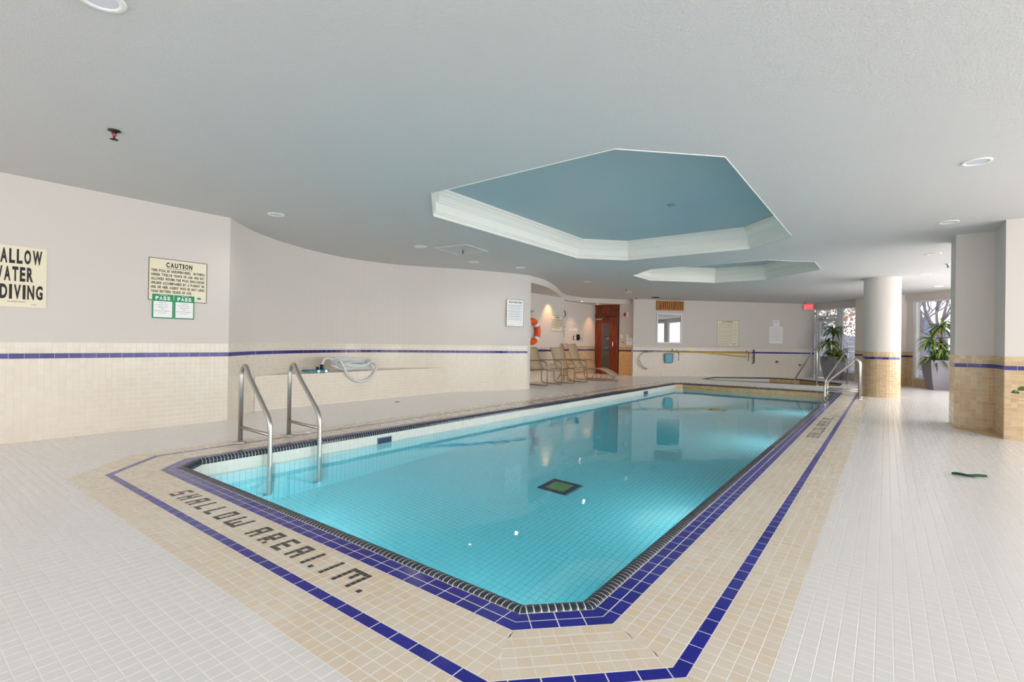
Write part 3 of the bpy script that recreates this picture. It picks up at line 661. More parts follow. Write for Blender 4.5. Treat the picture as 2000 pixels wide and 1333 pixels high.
# unseen lamps added in the near and right basin walls to brighten the water
for (x, y, nx, ny) in ((-3.6, Y0 + .066, 0, 1), (-1.8, Y0 + .066, 0, 1), (X1 - .066, 4.2, -1, 0), (X1 - .066, 7.6, -1, 0), (X1 - .066, 11.0, -1, 0)):
    q = tag(bpy.data.objects.new('added_pool_fill_lamp', None)); COL.objects.link(q); q.parent = basin; q.matrix_basis = frame((x, y, -.62), (nx, ny, 0))
    f = MB(); f.lathe([(.11, 0), (.11, .015), (.085, .02), (.085, .008)], 28); f.build('bezel', steel, q)
    f = MB(); f.lathe([(.085, .008), (.001, .014)], 28); f.build('lens', lens, q)
    l = bpy.data.lights.new('pool_fill_light', 'AREA'); l.shape = 'DISK'; l.size = .16; l.energy = 11 if ny else 9; l.color = (.95, 1, 1); b = bpy.data.objects.new('pool_fill_light', l); COL.objects.link(b); b.parent = q; b.location = (0, 0, .03); b.rotation_euler = (math.pi, 0, 0)
# skimmers in the left wall of the basin
for y0_, y1_ in ((3.46, 3.66), (10.95, 11.2)):
    f = MB(); x = X0 + .062; f.box(x - .001, x + .006, y0_, y1_, -.15, -.07); s_ = f.build('skimmer', mat('white_skimmer_frame', (120, 128, 140), .4), basin)
    f = MB(); f.box(x + .006, x + .0075, y0_ + .012, y1_ - .012, -.14, -.08); f.build('skimmer_throat', mat('dark_blue_throat', (34, 58, 84), .3), s_)
def water(name, P, zt, zb, label, rip=None):
    mb = MB(); mb.prism(P, zb, zt); return tag(mb.build(name, wm), label, 'water', kind='stuff')
water('pool_water', offset_poly(POOL, -.045), ZW, ZB - .03, 'clear turquoise water filling the long lap pool')

# whirlpool
IJ = offset_poly(JAC, -.05); mb = MB(); nJ = 8
mb.add([(*p, 0) for p in IJ] + [(*p, -.8) for p in IJ], [(i, nJ + i, nJ + (i + 1) % nJ, (i + 1) % nJ) for i in range(nJ)]); mb.sheet([IJ], -.8, True)
jac = tag(mb.build('whirlpool_basin', groutq), kind='structure')
basin_wall_tiles(IJ, -.03, -.18, [('whirlpool_tile', [4, 3, 2, 1], shadet), ('whirlpool_pale_tile', [0, 5, 6, 7], creamb)], jac, 0)
CJ = [(.0, -.004), (.0, .006), (-.03, .01), (-.05, .004), (-.054, -.012), (-.054, -.03)]
copings(JAC, 'coping_tile', coping, 0, jac, .05, .003, CJ); coping_bed(JAC, jac, CJ)
f = MB(); f.box(-3.45, -3.1, 17.79, 17.80, -.09, -.04); f.build('skimmer', dark, jac)
water('whirlpool_water', offset_poly(JAC, -.04), -.115, -.83, 'small shallow water surface in the whirlpool beyond the pool')

# ------------------------------------------------------------------ ladders and hand rails
def rail_path(xr, xf, zt, zb, y, bend=.27):   # rear post, arch, slope, front post
    s = 1 if xf > xr else -1
    return fillet([(xr, y, 0), (xr, y, zt - .02), (xr + s * .075, y, zt + .045), (xr + s * .15, y, zt - .06), (xf, y, bend), (xf, y, zb), (xf - s * .075, y, zb - .06)], [0, .10, .07, .10, .10, .05, 0], 8)
def ladder(name, xr, xf, ys, zt, label, zb=-1.0):
    L = thing(name, (xr, ys[0], 0), label, 'ladder', 'stainless pool ladders'); s = 1 if xf > xr else -1; inv = Matrix.Translation((-xr, -ys[0], 0))
    for y in ys:
        f = MB(); f.tube(rail_path(xr, xf, zt, zb, y), .0205, 16); r = f.build('rail', steel, L); r.matrix_basis = inv
        f = MB(); f.lathe([(.052, 0), (.052, .008), (.03, .016), (.022, .02)], 24, (xr, y, 0)); f.build('flange', steel, r)
        f = MB(); f.tube([(xr, y, .15), (xf, y, .142)], .0155, 12); f.build('crossbar', steel, r)
    for z in ():
        f = MB(); y0, y1 = ys[0], ys[1]; f.box(xf - .04, xf + .04, y0, y1, z - .012, z + .012); t_ = f.build('tread', steel, L); t_.matrix_basis = inv
    return L
ladder('pool_ladder', -4.955, -4.385, (2.235, 2.72), .715, 'near stainless steel pool ladder on the left deck before the bench')
ladder('pool_ladder', -.42, -1.0, (11.95, 12.5), .745, 'far stainless steel pool ladder beside the round tiled column')
def handrail(p_deck, p_water, zt, label):
    a = Vector((*p_deck, 0)); b = Vector((*p_water, 0)); d = (b - a); up = Vector((0, 0, 1))
    o = thing('hand_rail', a, label, 'handrail'); f = MB(); dn = d.normalized()
    pts = fillet([a, a + up * (zt - .04), a + dn * .08 + up * (zt + .05), a + dn * .17 + up * (zt - .07), b + up * .12, b - up * .25], [0, .1, .08, .1, .08, 0], 8)
    f.tube([p - a for p in pts], .0205, 12); r = f.build('rail', steel, o)
    f = MB(); f.lathe([(.05, 0), (.05, .008), (.03, .016), (.022, .02)], 20); f.build('flange', steel, o)
handrail((-1.46, 15.56 - .3), (-2.02, 15.70), .93, 'stainless hand rail rising from the whirlpool, leftmost of the two arches')
handrail((-.86, 16.7), (-1.30, 15.62), .93, 'stainless hand rail at the right end of the whirlpool')

# ------------------------------------------------------------------ ceiling fittings
def downlight(x, y, z, label, lit=False, r=.095, warm=0):
    o = thing('ceiling_light', (x, y, z), label, 'light', 'recessed ceiling downlights'); f = MB()
    f.lathe([(r - .03, .004), (r - .028, -.004), (r - .005, -.007), (r, -.001), (r, .002)], 36); f.build('trim_ring', white, o)
    f = MB(); f.lathe([(.001, -.002), (r - .028, -.002)], 32); f.build('lens', lenson if lit else lens, o)
    if warm:
        l = bpy.data.lights.new('downlight_bulb', 'SPOT'); l.energy = warm; l.color = (1, .50, .2) if warm > 30 else (1, .95, .88); l.spot_size = 1.5 if warm > 30 else 2.7; l.spot_blend = .8; l.shadow_soft_size = .03
        q = bpy.data.objects.new('downlight_bulb', l); COL.objects.link(q); q.parent = o; q.location = (0, 0, -.02)
    return o
for x, y, lb in ((-2.76, .62, 'white recessed downlight at the top edge near the camera'), (-5.79, 2.97, 'round ceiling downlight above the near ladder, left of the bench'), (-5.81, 5.27, 'round ceiling downlight beside the square ceiling panel'),
                 (-6.07, 6.82, 'small ceiling downlight just behind the square ceiling panel'), (-5.73, 7.81, 'ceiling downlight before the end of the curved left wall'), (-5.66, 10.4, 'ceiling downlight in front of the alcove fascia'),
                 (-5.79, 13.05, 'ceiling downlight above the deck near the wooden door'), (.55, 5.28, 'largest ceiling downlight at the upper right'), (.56, 7.6, 'ceiling downlight just before the square pillar'),
                 (.57, 10.0, 'ceiling downlight behind the square pillar, left of it'), (.59, 12.6, 'ceiling downlight to the right of the round column top')):
    downlight(x, y, CH, lb, warm=10 if x < -5 and y > 2.5 else 0)  # faint bulbs over the left deck added as fill; their lenses stay unlit
downlight(.95, 15.2, CH, 'bright lit ceiling downlight close to the far right window', True)
downlight(-7.28, 11.5, SOF, 'warm downlight in the alcove soffit above the life ring wall', False, .06, 44)
downlight(-7.55, 13.55, SOF, 'lit downlight in the soffit, right of the alcove corner', True, .06, 34)
downlight(-7.62, 14.75, SOF, 'lit downlight in the soffit directly before the wooden door', True, .06, 40)
def sprinkler(x, y, label, rd=False):
    o = thing('sprinkler_head', (x, y, CH), label, 'sprinkler', 'ceiling sprinkler heads'); f = MB()
    f.lathe([(.038, 0), (.038, -.006), (.016, -.016), (.012, -.03)], 20); f.build('escutcheon', chrome if not rd else black, o)
    f = MB(); f.lathe([(.012, -.02), (.016, -.03), (.008, -.045)], 12); f.build('bulb', red if rd else black, o)
    f = MB(); f.lathe([(.006, -.04), (.005, -.06), (.024, -.064), (.026, -.067), (.001, -.068)], 16); f.build('deflector', black, o)
sprinkler(-4.43, 1.09, 'black and red sprinkler head at the upper left of the ceiling', True)
sprinkler(-5.40, 5.80, 'black sprinkler head under the square ceiling panel'); sprinkler(-5.44, 12.1, 'sprinkler head before the alcove fascia'); sprinkler(-6.2, 14.5, 'small sprinkler head at the end of the alcove fascia')
sprinkler(.83, 11.3, 'sprinkler head left of the square pillar top'); sprinkler(-2.1, 18.3, 'black sprinkler head above the exit sign')
o = thing('ceiling_access_panel', (-5.42, 5.79, CH), 'pale square access panel set in the ceiling around a sprinkler', 'panel', rz=math.radians(8)); f = MB(); f.box(-.3, .3, -.3, .3, -.006, .01); f.build('panel', mat('access_panel_paint', (205, 206, 205), .8), o)
f = MB()
for q in ((-.31, .31, -.31, -.295), (-.31, .31, .295, .31), (-.31, -.295, -.295, .295), (.295, .31, -.295, .295)): f.box(*q, -.009, .01)
f.build('panel_rim', MATS['access_panel_paint'], o)
o = thing('ceiling_speaker', (-5.64, 14.7, CH), 'black round device fixed to the ceiling above the louvered vent', 'speaker'); f = MB(); f.lathe([(.14, 0), (.14, -.012), (.1, -.03)], 28); f.build('body', black, o)
f = MB(); f.lathe([(.15, .001), (.15, -.008), (.14, -.008)], 28); f.build('rim', white, o)
o = thing('ceiling_disc', (-2.2, 6.22, 2.79), 'faint round cover plate painted over in the large ceiling tray', 'cover plate'); f = MB(); f.lathe([(.05, 0), (.05, -.008), (.001, -.01)], 24); f.build('plate', mat('painted_cover', (128, 160, 168), .9), o)

# ------------------------------------------------------------------ signs on the left wall
def sign(name, org, nrm, wd_, ht, label, m_=signc, border=True, cat='sign', th=.005, group=None, bm=ink):
    o = thing(name, (0, 0, 0), label, cat, group, mw=frame(Vector(org) + Vector(nrm).normalized() * .001, nrm)); f = MB(); f.bbox(0, wd_, 0, ht, 0, th - .001, .001); p = f.build('board', m_); p.parent = o
    if border:
        f = MB(); b = min(.006, wd_ * .02)
        for q in ((0, wd_, 0, b), (0, wd_, ht - b, ht), (0, b, b, ht - b), (wd_ - b, wd_, b, ht - b)): f.box(*q, th - .001, th)
        p = f.build('border', bm); p.parent = o
    return o
LX = -6.43
s = sign('wall_sign', (LX, .60, 1.262), (1, 0, 0), .485, .565, 'large cream warning sign about shallow water, cut off by the left edge', border=False)
join_text([('SHALLOW', .056, .402, .394, .135), ('WATER', .125, .238, .265, .135), ('NO DIVING', .014, .073, .444, .135)], 'lettering', ink, s, .0055)
join_text([('NO DIVING BOARD', .22, .045, .12, .010), ('0091', .38, .022, .035, .008)], 'small_print', inkg, s, .0055)
s = sign('wall_sign', (LX, 1.903, 1.41), (1, 0, 0), .582, .47, 'cream caution notice about an unsupervised pool, above the two pass posters')
join_text([('CAUTION', .165, .375, .26, .056), ('THIS POOL IS UNSUPERVISED.  BATHERS', .025, .318, .53, .029), ('UNDER TWELVE YEARS OF AGE ARE NOT', .025, .272, .53, .029), ('ALLOWED WITHIN THE POOL ENCLOSURE', .025, .226, .53, .029),
           ('UNLESS ACCOMPANIED BY A PARENT OR', .025, .18, .53, .029), ('HIS OR HER AGENT WHO IS NOT LESS', .025, .134, .53, .029), ('THAN SIXTEEN YEARS OF AGE.', .025, .088, .40, .029)], 'lettering', ink, s, .0055)
f = MB(); f.box(.165, .425, .362, .366, .004, .0052); p = f.build('underline', ink); p.parent = s
f = MB(); f.lathe([(.001, .0058), (.022, .0055)], 16); me = f.mesh('logo'); [setattr(v, 'co', (v.co.x * 1.0 + .50, v.co.y * .6 + .05, v.co.z)) for v in me.vertices]; p = obj('logo', me, teal); p.parent = s
for y0_, lab in ((1.941, 'green and white pass poster hanging left of its twin under the caution notice'), (2.152, 'green and white pass poster hanging right of its twin under the caution notice')):
    s = sign('pass_poster', (LX + .006, y0_, 1.213), (1, 0, 0), .203, .268, lab, m_=green, border=False, cat='poster', th=.003, group='pass posters')
    f = MB(); f.box(.012, .191, .012, .19, .002, .0032); p = f.build('sheet', signw); p.parent = s
    join_text([('PASS', .03, .203, .14, .042), ('INSPECTED', .07, .253, .07, .008)], 'heading', signw, s, .0034)
    join_text([('Public Pool', .065, .168, .07, .009), ('Address', .03, .145, .12, .007), ('INSPECTION NOTICE', .06, .12, .085, .009), ('Date', .085, .10, .03, .008), ('Information is available at', .02, .078, .15, .009), ('this facility', .055, .055, .08, .008)], 'lettering', inkg, s, .0036)
# health notice near the end of the curved wall (tangent there)
hn = Vector((.93, -.36, 0)).normalized(); hn = Vector((math.cos(math.radians(18)) , -math.sin(math.radians(18)) , 0))
d_ = Vector((-6.22 + 6.40, 8.78 - 8.14, 0)).normalized(); hn = Vector((d_.y, -d_.x, 0))
s = sign('wall_sign', Vector((-6.375, 8.22, 1.35)) - hn * .004, hn, .46, .575, 'white notice board of pool rules at the end of the curved wall', m_=signw)
lines = [('HEALTH REGULATIONS', .06, .50, .34, .035)]
for i, y in enumerate((.45, .432, .414, .385, .367, .335, .317, .299, .27, .252, .22, .202, .17, .14)): lines.append((('No person infected with a communicable disease' if i % 2 == 0 else 'or having open sores shall enter the pool'), .035, y, .37 - (i % 3) * .03, .010))
lines.append(('Ontario Regulation', .035, .03, .16, .008)); join_text(lines, 'lettering', ink, s, .0055)

# ------------------------------------------------------------------ alcove items
AX = -7.47
o = thing('life_ring', (AX, 10.68, 1.31), 'orange and white life ring hanging on the alcove wall', 'life ring', mw=frame((AX + .08, 10.62, 1.31), (1, 0, 0)))
f = MB(); R_, r_ = .28, .075
def arc(a0, a1, R2, n_=24): return [(R2 * math.cos(a0 + (a1 - a0) * i / n_), R2 * math.sin(a0 + (a1 - a0) * i / n_), 0) for i in range(n_ + 1)]
for k in range(4):
    a = math.pi / 4 + k * math.pi / 2
    f = MB(); f.tube(arc(a + .17, a + math.pi / 2 - .17, R_), r_, 16); p = f.build('ring_segment', orange); p.parent = o
    f = MB(); f.tube(arc(a - .18, a + .18, R_, 8), r_ + .002, 16); p = f.build('white_band', white); p.parent = o
f = MB(); f.tube(arc(0, 2 * math.pi, R_ + .082, 48)[:-1], .006, 8, closed=True); p = f.build('grab_rope', white); p.parent = o
for y, lb in ((10.55, 'black hook above the life ring, half behind the wall edge'), (10.67, 'black hook above the life ring, the right one of the pair')):
    q = thing('wall_hook', (AX, y, 1.8), lb, 'hook', 'hooks above the life ring'); f = MB(); f.box(0, .01, -.012, .012, -.03, .05); f.build('plate', black, q)
    f = MB(); f.tube(fillet([(.01, 0, .03), (.09, 0, .03), (.09, 0, .07)], .03), .006, 8); f.build('prong', black, q)
q = thing('rope', (AX + .075, 10.61, 1.62), 'thin white rope holding up the life ring', 'rope'); f = MB(); f.tube([(0, -.06, .2), (0, 0, 0), (0, .06, .2)], .005, 6); f.build('cord', white, q)
s = sign('wall_sign', (AX, 11.67, 1.352), (1, 0, 0), .595, .443, 'caution notice on the alcove wall between life ring and corner')
join_text([('CAUTION', .19, .37, .22, .045), ('THIS POOL IS UNSUPERVISED. BATHERS', .03, .31, .53, .022), ('UNDER TWELVE YEARS OF AGE ARE NOT', .03, .265, .53, .022), ('ALLOWED WITHIN THE POOL ENCLOSURE', .03, .22, .53, .022), ('UNLESS ACCOMPANIED BY A PARENT OR', .03, .175, .53, .022), ('HIS OR HER AGENT WHO IS NOT LESS', .03, .13, .53, .022), ('THAN SIXTEEN YEARS OF AGE.', .03, .085, .4, .022)], 'lettering', ink, s, .0055)
q = thing('buoy_line', (AX + .03, 12.34, 1.12), 'knotted safety line hanging down from a dark hook at the alcove corner', 'rope'); f = MB(); f.tube([(0, 0, 0), (.004, .01, .25), (0, 0, .68)], .005, 6); f.build('cord', white, q)
for z in (.0, .1, .16, .25, .37): f = MB(); f.lathe([(.001, -.016), (.014, 0), (.001, .016)], 10, (0, 0, z)); f.build('bead', black if z else white, q)
q = thing('wall_hook', (AX + .0, 12.36, 1.86), 'dark curved hook on the alcove corner', 'hook'); f = MB(); f.tube(catmull([(.0, 0, .1), (.03, .01, .06), (.04, .015, 0), (.03, .01, -.06), (0, 0, -.1)], 5), .012, 8); f.build('prong', black, q)
AX2 = -7.95
s = sign('paper_notice', (AX2, 13.48, 1.42), (1, 0, 0), .53, .25, 'white notice with magenta lettering left of the wooden door', m_=signw, border=False, cat='notice', th=.003)
join_text([('CAUTION: IF THE POOL IS CLOSED', .02, .205, .48, .022), ('THIS DOOR MUST STAY SHUT', .02, .165, .46, .022), ('USE THE SHOWERS BEFORE', .02, .125, .47, .022), ('ENTERING THE POOL AREA', .02, .085, .47, .022), ('NO GLASS', .02, .045, .2, .022)], 'lettering', inkm, s, .0036)
s = sign('paper_notice', (AX2, 13.86, 1.315), (1, 0, 0), .16, .085, 'small cream card under the magenta notice', m_=signc, border=False, cat='notice', th=.003); join_text([('Emergency', .03, .04, .1, .014)], 'lettering', inkg, s, .0036)
for y, lab, w_ in ((13.72, 'small black card holder left of the wall telephone', .06),):
    q = thing('card_holder', (AX2, y, 1.13), lab, 'holder'); f = MB(); f.box(0, .02, 0, w_, 0, .13); f.build('body', black, q); f = MB(); f.box(.02, .022, .01, w_ - .01, .03, .10); f.build('card', signw, q)
q = thing('wall_telephone', (AX2, 13.93, 1.12), 'black wall telephone below the cream card', 'telephone'); f = MB(); f.box(0, .05, 0, .09, 0, .19); f.build('body', black, q); f = MB(); f.tube(fillet([(.05, .045, .02), (.09, .045, .03), (.09, .045, .16), (.05, .045, .17)], .02), .018, 8); f.build('handset', black, q)
s = sign('wall_sign', (AX2, 14.09, 1.11), (1, 0, 0), .29, .185, 'small bordered sign right of the wall telephone'); join_text([('*', .13, .14, .02, .02), ('EMERGENCY', .04, .085, .21, .032), ('DIAL 9-911', .05, .03, .19, .032)], 'lettering', ink, s, .0055)
# wooden door
d = thing('door_1', (0, 0, 0), None, None, mw=frame(((DX0 + DX1) / 2, 15.22, 0), (0, -1, 0))); d['kind'] = 'structure'; a = (DX1 - DX0) / 2
f = MB(); f.bbox(-a, -a + .05, 0, DH, -.08, .035); f.bbox(a - .05, a, 0, DH, -.08, .035); f.bbox(-a + .05, a - .05, DH - .05, DH, -.08, .035); p = f.build('door_frame', wood); p.parent = d
f = MB(); b = a - .055; f.bbox(-b, -.14, .01, 1.92, -.03, .012); f.bbox(.14, b, .01, 1.92, -.03, .012); f.bbox(-.14, .14, 1.70, 1.92, -.03, .012); f.bbox(-.14, .14, .01, .11, -.03, .012); leaf = f.build('door_leaf', wood); leaf.parent = d
f = MB(); f.box(-.14, .14, .11, 1.70, -.012, -.006); p = f.build('pane', officeglass); p.parent = leaf
f = MB(); f.box(-.02, .14, 1.13, 1.28, -.005, -.003); p = f.build('glass_notice', ink); p.parent = leaf; join_text([('PLEASE', .0, 1.22, .12, .03), ('CLOSE DOOR', .0, 1.16, .12, .03)], 'lettering', signw, leaf, -.0025)
f = MB(); f.tube(fillet([(.28, .92, .012), (.28, .92, .06), (.28, 1.10, .06), (.28, 1.10, .012)], .02), .011, 8); p = f.build('door_handle', chrome); p.parent = leaf
f = MB(); f.box(-.36, -.12, 1.83, 1.88, .012, .06); f.tube([(-.16, 1.87, .06), (.0, 1.90, .14), (-.3, 1.95, .04)], .01, 8); p = f.build('door_closer', steel); p.parent = d
for z in (.2, 1.0, 1.75): f = MB(); f.box(-b - .01, -b + .015, z, z + .1, .01, .02); p = f.build('hinge', chrome); p.parent = leaf
f = MB(); f.bbox(-a, a, DH, DH + .045, -.08, .04); f.bbox(-a, a, SOF - .04, SOF, -.08, .04); f.bbox(-a, -a + .04, DH + .045, SOF - .04, -.08, .04); f.bbox(a - .04, a, DH + .045, SOF - .04, -.08, .04); tp_ = f.build('transom', wood); tp_.parent = d
for i in range(14):
    x = -a + .07 + i * (2 * a - .14) / 13; f = MB(); f.bbox(x - .022, x + .022, DH + .045, SOF - .04, -.03, .02, .006); p = f.build('louver_slat', woodd); p.parent = tp_
f = MB(); f.box(-a + .04, a - .04, DH + .04, SOF - .03, -.05, -.04); p = f.build('backing', dark); p.parent = tp_
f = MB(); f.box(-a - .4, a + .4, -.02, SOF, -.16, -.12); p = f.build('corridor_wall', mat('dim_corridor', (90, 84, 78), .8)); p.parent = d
# panel right of the door
DY = 15.2
q = thing('fire_alarm', (-6.84, DY, 1.99), 'round red fire alarm horn right of the wooden door', 'alarm', mw=frame((-6.84, DY, 1.99), (0, -1, 0))); f = MB(); f.lathe([(.06, 0), (.06, .04), (.045, .06), (.001, .062)], 20); p = f.build('horn', red); p.parent = q
f = MB(); f.bbox(.03, .12, -.07, .07, 0, .05); p = f.build('strobe', white); p.parent = q
for x, lb in ((-6.97, 'white light switch above the key sign, the one nearer the wooden door'), (-6.76, 'white light switch above the dispenser box')): q = thing('light_switch', (x, DY, 1.27), lb, 'switch', 'light switches above the key box'); f = MB(); f.box(-.035, .035, -.008, 0, -.06, .06); f.build('plate', white, q); f = MB(); f.box(-.012, .012, -.014, -.008, -.02, .02); f.build('toggle', white, q)
s = sign('wall_sign', (-7.02, DY, 1.02), (0, -1, 0), .15, .12, 'small key symbol sign right of the wooden door'); f = MB(); f.tube([(.05 + .02 * math.cos(t_), .06 + .02 * math.sin(t_), .006) for t_ in np.linspace(0, 6.28, 17)[:-1]], .004, 6, closed=True); f.box(.07, .125, .055, .065, .005, .007); f.box(.105, .125, .04, .085, .005, .007); p = f.build('pictogram', ink); p.parent = s
q = thing('wall_box', (-6.66, DY, .99), 'white dispenser box beside the corner right of the door', 'dispenser'); f = MB(); f.box(-.1, .12, -.1, 0, 0, .23); f.build('body', white, q); f = MB(); f.box(-.09, .11, -.104, -.1, .15, .155); f.build('seam', inkg, q)

# ------------------------------------------------------------------ front wall items, local x runs along the wall from its left end
def FM(s_, z): q = Vector((*FW0, 0)) + u45 * s_; return frame((q.x + n45.x * .0, q.y + n45.y * .0, z), n45)
def fs(x): return (x + 6.5) * math.sqrt(2)
def fthing(name, x, z, label, cat, group=None): return thing(name, (0, 0, 0), label, cat, group, mw=FM(fs(x), z))
def put(mb_, name, m_, par): p = mb_.build(name, m_); p.parent = par; return p
# office window with louvered vent above
o = fthing('window_1', -5.945, 1.068, None, None); o['kind'] = 'structure'; W_, H_ = .858, .97
f = MB()
for q in ((0, W_, 0, .04), (0, W_, H_ - .04, H_), (0, .04, .04, H_ - .04), (W_ - .04, W_, .04, H_ - .04)): f.bbox(*q, 0, .03)
put(f, 'window_frame', alum, o); f = MB(); f.box(.04, W_ - .04, .04, H_ - .04, .004, .008); put(f, 'pane', officeglass, o)
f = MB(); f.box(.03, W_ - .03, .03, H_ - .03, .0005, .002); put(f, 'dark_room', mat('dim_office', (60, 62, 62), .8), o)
o = fthing('louver_vent', -5.955, 2.135, 'oak framed louver vent at the ceiling above the office window', 'vent'); W_, H_ = .915, .31
f = MB()
for q in ((0, W_, 0, .035), (0, W_, H_ - .035, H_), (0, .035, .035, H_ - .035), (W_ - .035, W_, .035, H_ - .035)): f.bbox(*q, 0, .06)
put(f, 'frame', woodl, o); f = MB(); f.box(.02, W_ - .02, .02, H_ - .02, 0, .01); put(f, 'backing', dark, o)
for i in range(13): x = .07 + i * (W_ - .14) / 12; f = MB(); f.bbox(x - .022, x + .022, .035, H_ - .035, .015, .045, .006); put(f, 'louver_slat', woodl, o)
s = sign('wall_sign', Vector((-4.455, 17.095, 1.008)), n45, .76, .85, 'large caution board with small print on the front wall over the poles')
ln = [('CAUTION', .17, .775, .36, .05)]; y = .72
for par in (2, 2, 1, 2, 1, 2, 2, 2, 1):
    for k in range(par): ln.append((('Pollution of the pool with any foreign material is prohibited' if k == 0 else 'and no person shall engage in boisterous play'), .04, y, .66 if k == 0 else .5, .018)); y -= .034
    y -= .02
ln += [('LIFE SAVING EQUIPMENT IS PROVIDED', .04, .05, .35, .018), ('SAFETY', .55, .045, .12, .022)]; join_text(ln, 'lettering', ink, s, .0055)
s = sign('paper_notice', Vector((-3.13, 18.42, 1.123)), n45, .48, .565, 'large white paper notice on the front wall near the exit', m_=signw, border=True, cat='notice', th=.003, bm=signw)
ln = [];
for i in range(12): ln.append(('Please read these pool area rules before you swim', .05, .5 - i * .038, .38, .014))
join_text(ln, 'lettering', inkg, s, .0036)
s = sign('paper_notice', Vector((-3.04, 18.51, 1.70)), n45, .235, .21, 'small white paper pinned above the large paper notice', m_=signw, border=False, cat='notice', th=.003); join_text([('Pool hours', .03, .16, .17, .02), ('daily schedule', .03, .12, .17, .014)], 'lettering', inkg, s, .0036)
o = fthing('thermostat', -2.326, 1.194, 'round white thermostat near the right end of the front wall', 'thermostat'); f = MB(); f.lathe([(.055, 0), (.055, .02), (.03, .035), (.001, .036)], 20); put(f, 'body', white, o); f = MB(); f.lathe([(.02, .03), (.02, .04), (.001, .041)], 12); put(f, 'dial', inkg, o)
for x, z, lb in ((-2.946, .51, 'small chrome tap on the tiles below the large paper notice'), (-2.344, .415, 'small chrome tap nearest the exit door')):
    o = fthing('wall_tap', x, z, lb, 'tap'); f = MB(); f.lathe([(.035, 0), (.035, .01), (.015, .015), (.015, .05)], 16); put(f, 'body', chrome, o); f = MB(); f.box(-.055, .055, -.012, .012, .045, .06); f.box(-.012, .012, -.04, .0, .04, .055); put(f, 'lever', black, o)
# poles on hooks
L_ = lambda x: fs(x)
def wallframe(name, label, cat): return thing(name, (0, 0, 0), label, cat, mw=FM(0, 0))
o = wallframe('rescue_pole', 'long yellow pole with a silver shepherd crook at its left end', 'pole')
f = MB(); f.tube([(L_(-5.85), .80, .09), (L_(-3.62), .785, .09)], .016, 10); put(f, 'shaft', polem, o); f = MB(); f.tube([(L_(-6.2), .775, .09), (L_(-5.85), .80, .09)], .015, 10); put(f, 'sleeve', chrome, o)
cx = L_(-6.2); f = MB(); pts = [(cx, .775, .09), (cx - .12, .745, .09), (cx - .25, .62, .09), (cx - .28, .47, .09), (cx - .22, .34, .09), (cx - .1, .25, .09), (cx + .0, .225, .09), (cx + .01, .245, .09), (cx - .09, .29, .09), (cx - .19, .40, .09), (cx - .245, .53, .09)]
f.tube(catmull(pts, 6), .008, 8); put(f, 'crook', mat('dark_aluminium', (96, 94, 92), .4, metal=.6), o)
o = wallframe('net_pole', 'yellow pole carrying the flat blue skimmer net', 'pole'); f = MB(); f.tube([(L_(-5.65), .785, .06), (L_(-3.60), .80, .06)], .014, 10); put(f, 'shaft', polem, o)
f = MB(); nx0, nx1 = L_(-5.76), L_(-5.555); rim = fillet([(nx0 + .14, .735, .07), (nx1, .74, .07), (nx1 - .02, .44, .07), (nx0 + .02, .435, .07), (nx0, .735, .07), (nx0 + .14, .735, .07)], .05, 5); f.tube(rim[:-1], .009, 8, closed=True); put(f, 'net_rim', mat('dark_net_rim', (20, 60, 80), .5), o)
f = MB(); nr_ = [(p.x, p.y, .068) for p in rim[:-1]]; f.add(nr_ + [(p[0], p[1], .0655) for p in nr_], [tuple(reversed(range(len(nr_)))), tuple(range(len(nr_), 2 * len(nr_)))]); put(f, 'net_mesh', netm, o)
o = wallframe('brush_pole', 'slanting yellow pole ending at the upright black brush', 'pole'); f = MB(); f.tube([(L_(-5.25), .83, .11), (L_(-3.72), .668, .11)], .014, 10); put(f, 'shaft', polem, o)
o = wallframe('pool_brush', 'black upright pool brush head hung at the right end of the poles', 'brush'); bx_ = L_(-3.555); f = MB(); f.tube(catmull([(bx_ - .02, .90, .07), (bx_ + .01, .84, .07), (bx_ + .012, .67, .07), (bx_ + .01, .52, .07), (bx_ - .02, .44, .07)], 5), .02, 8, flat=.8); put(f, 'head', black, o)
f = MB(); f.tube([(bx_ - .15, .665, .07), (bx_, .665, .07)], .008, 6); put(f, 'bracket', chrome, o)
for x, z0_, lb in ((-5.445, .84, 'dark wall hook with a dangling strap right of the blue net'), (-3.715, .85, 'dark wall hook with a dangling strap left of the black brush'), (-5.56, .87, 'short black bracket above the blue net')):
    o = fthing('wall_hook', x, z0_, lb, 'hook'); f = MB(); f.box(-.012, .012, -.05, .02, 0, .012); put(f, 'plate', black, o); f = MB(); f.tube(fillet([(0, -.03, .01), (0, -.07, .05), (0, -.09, .13), (0, -.04, .14)], .02), .008, 8); put(f, 'prong', black, o)
    if x != -5.56:
        f = MB(); f.tube(catmull([(0, -.08, .13), (.01, -.15, .13), (-.008, -.24, .13), (0, -.33, .13)], 4), .009, 6); put(f, 'strap', black, o)
# exit sign
o = thing('exit_sign', (0, 0, 0), 'red exit sign on the ceiling above the glazed door', 'sign', mw=frame((-2.06, 19.28, 2.275), Vector((2.0, -19, 0)))); f = MB(); f.bbox(-.19, .10, 0, .19, -.03, .02); put(f, 'housing', mat('exit_housing', (225, 215, 215), .5), o)
f = MB(); f.box(-.18, .09, .01, .18, .02, .0215); put(f, 'face', exitm, o); join_text([('EXIT', -.155, .045, .22, .10)], 'lettering', signw, o, .023)
f = MB(); f.box(-.06, -.03, .19, .205, -.01, .01); put(f, 'bracket', white, o)

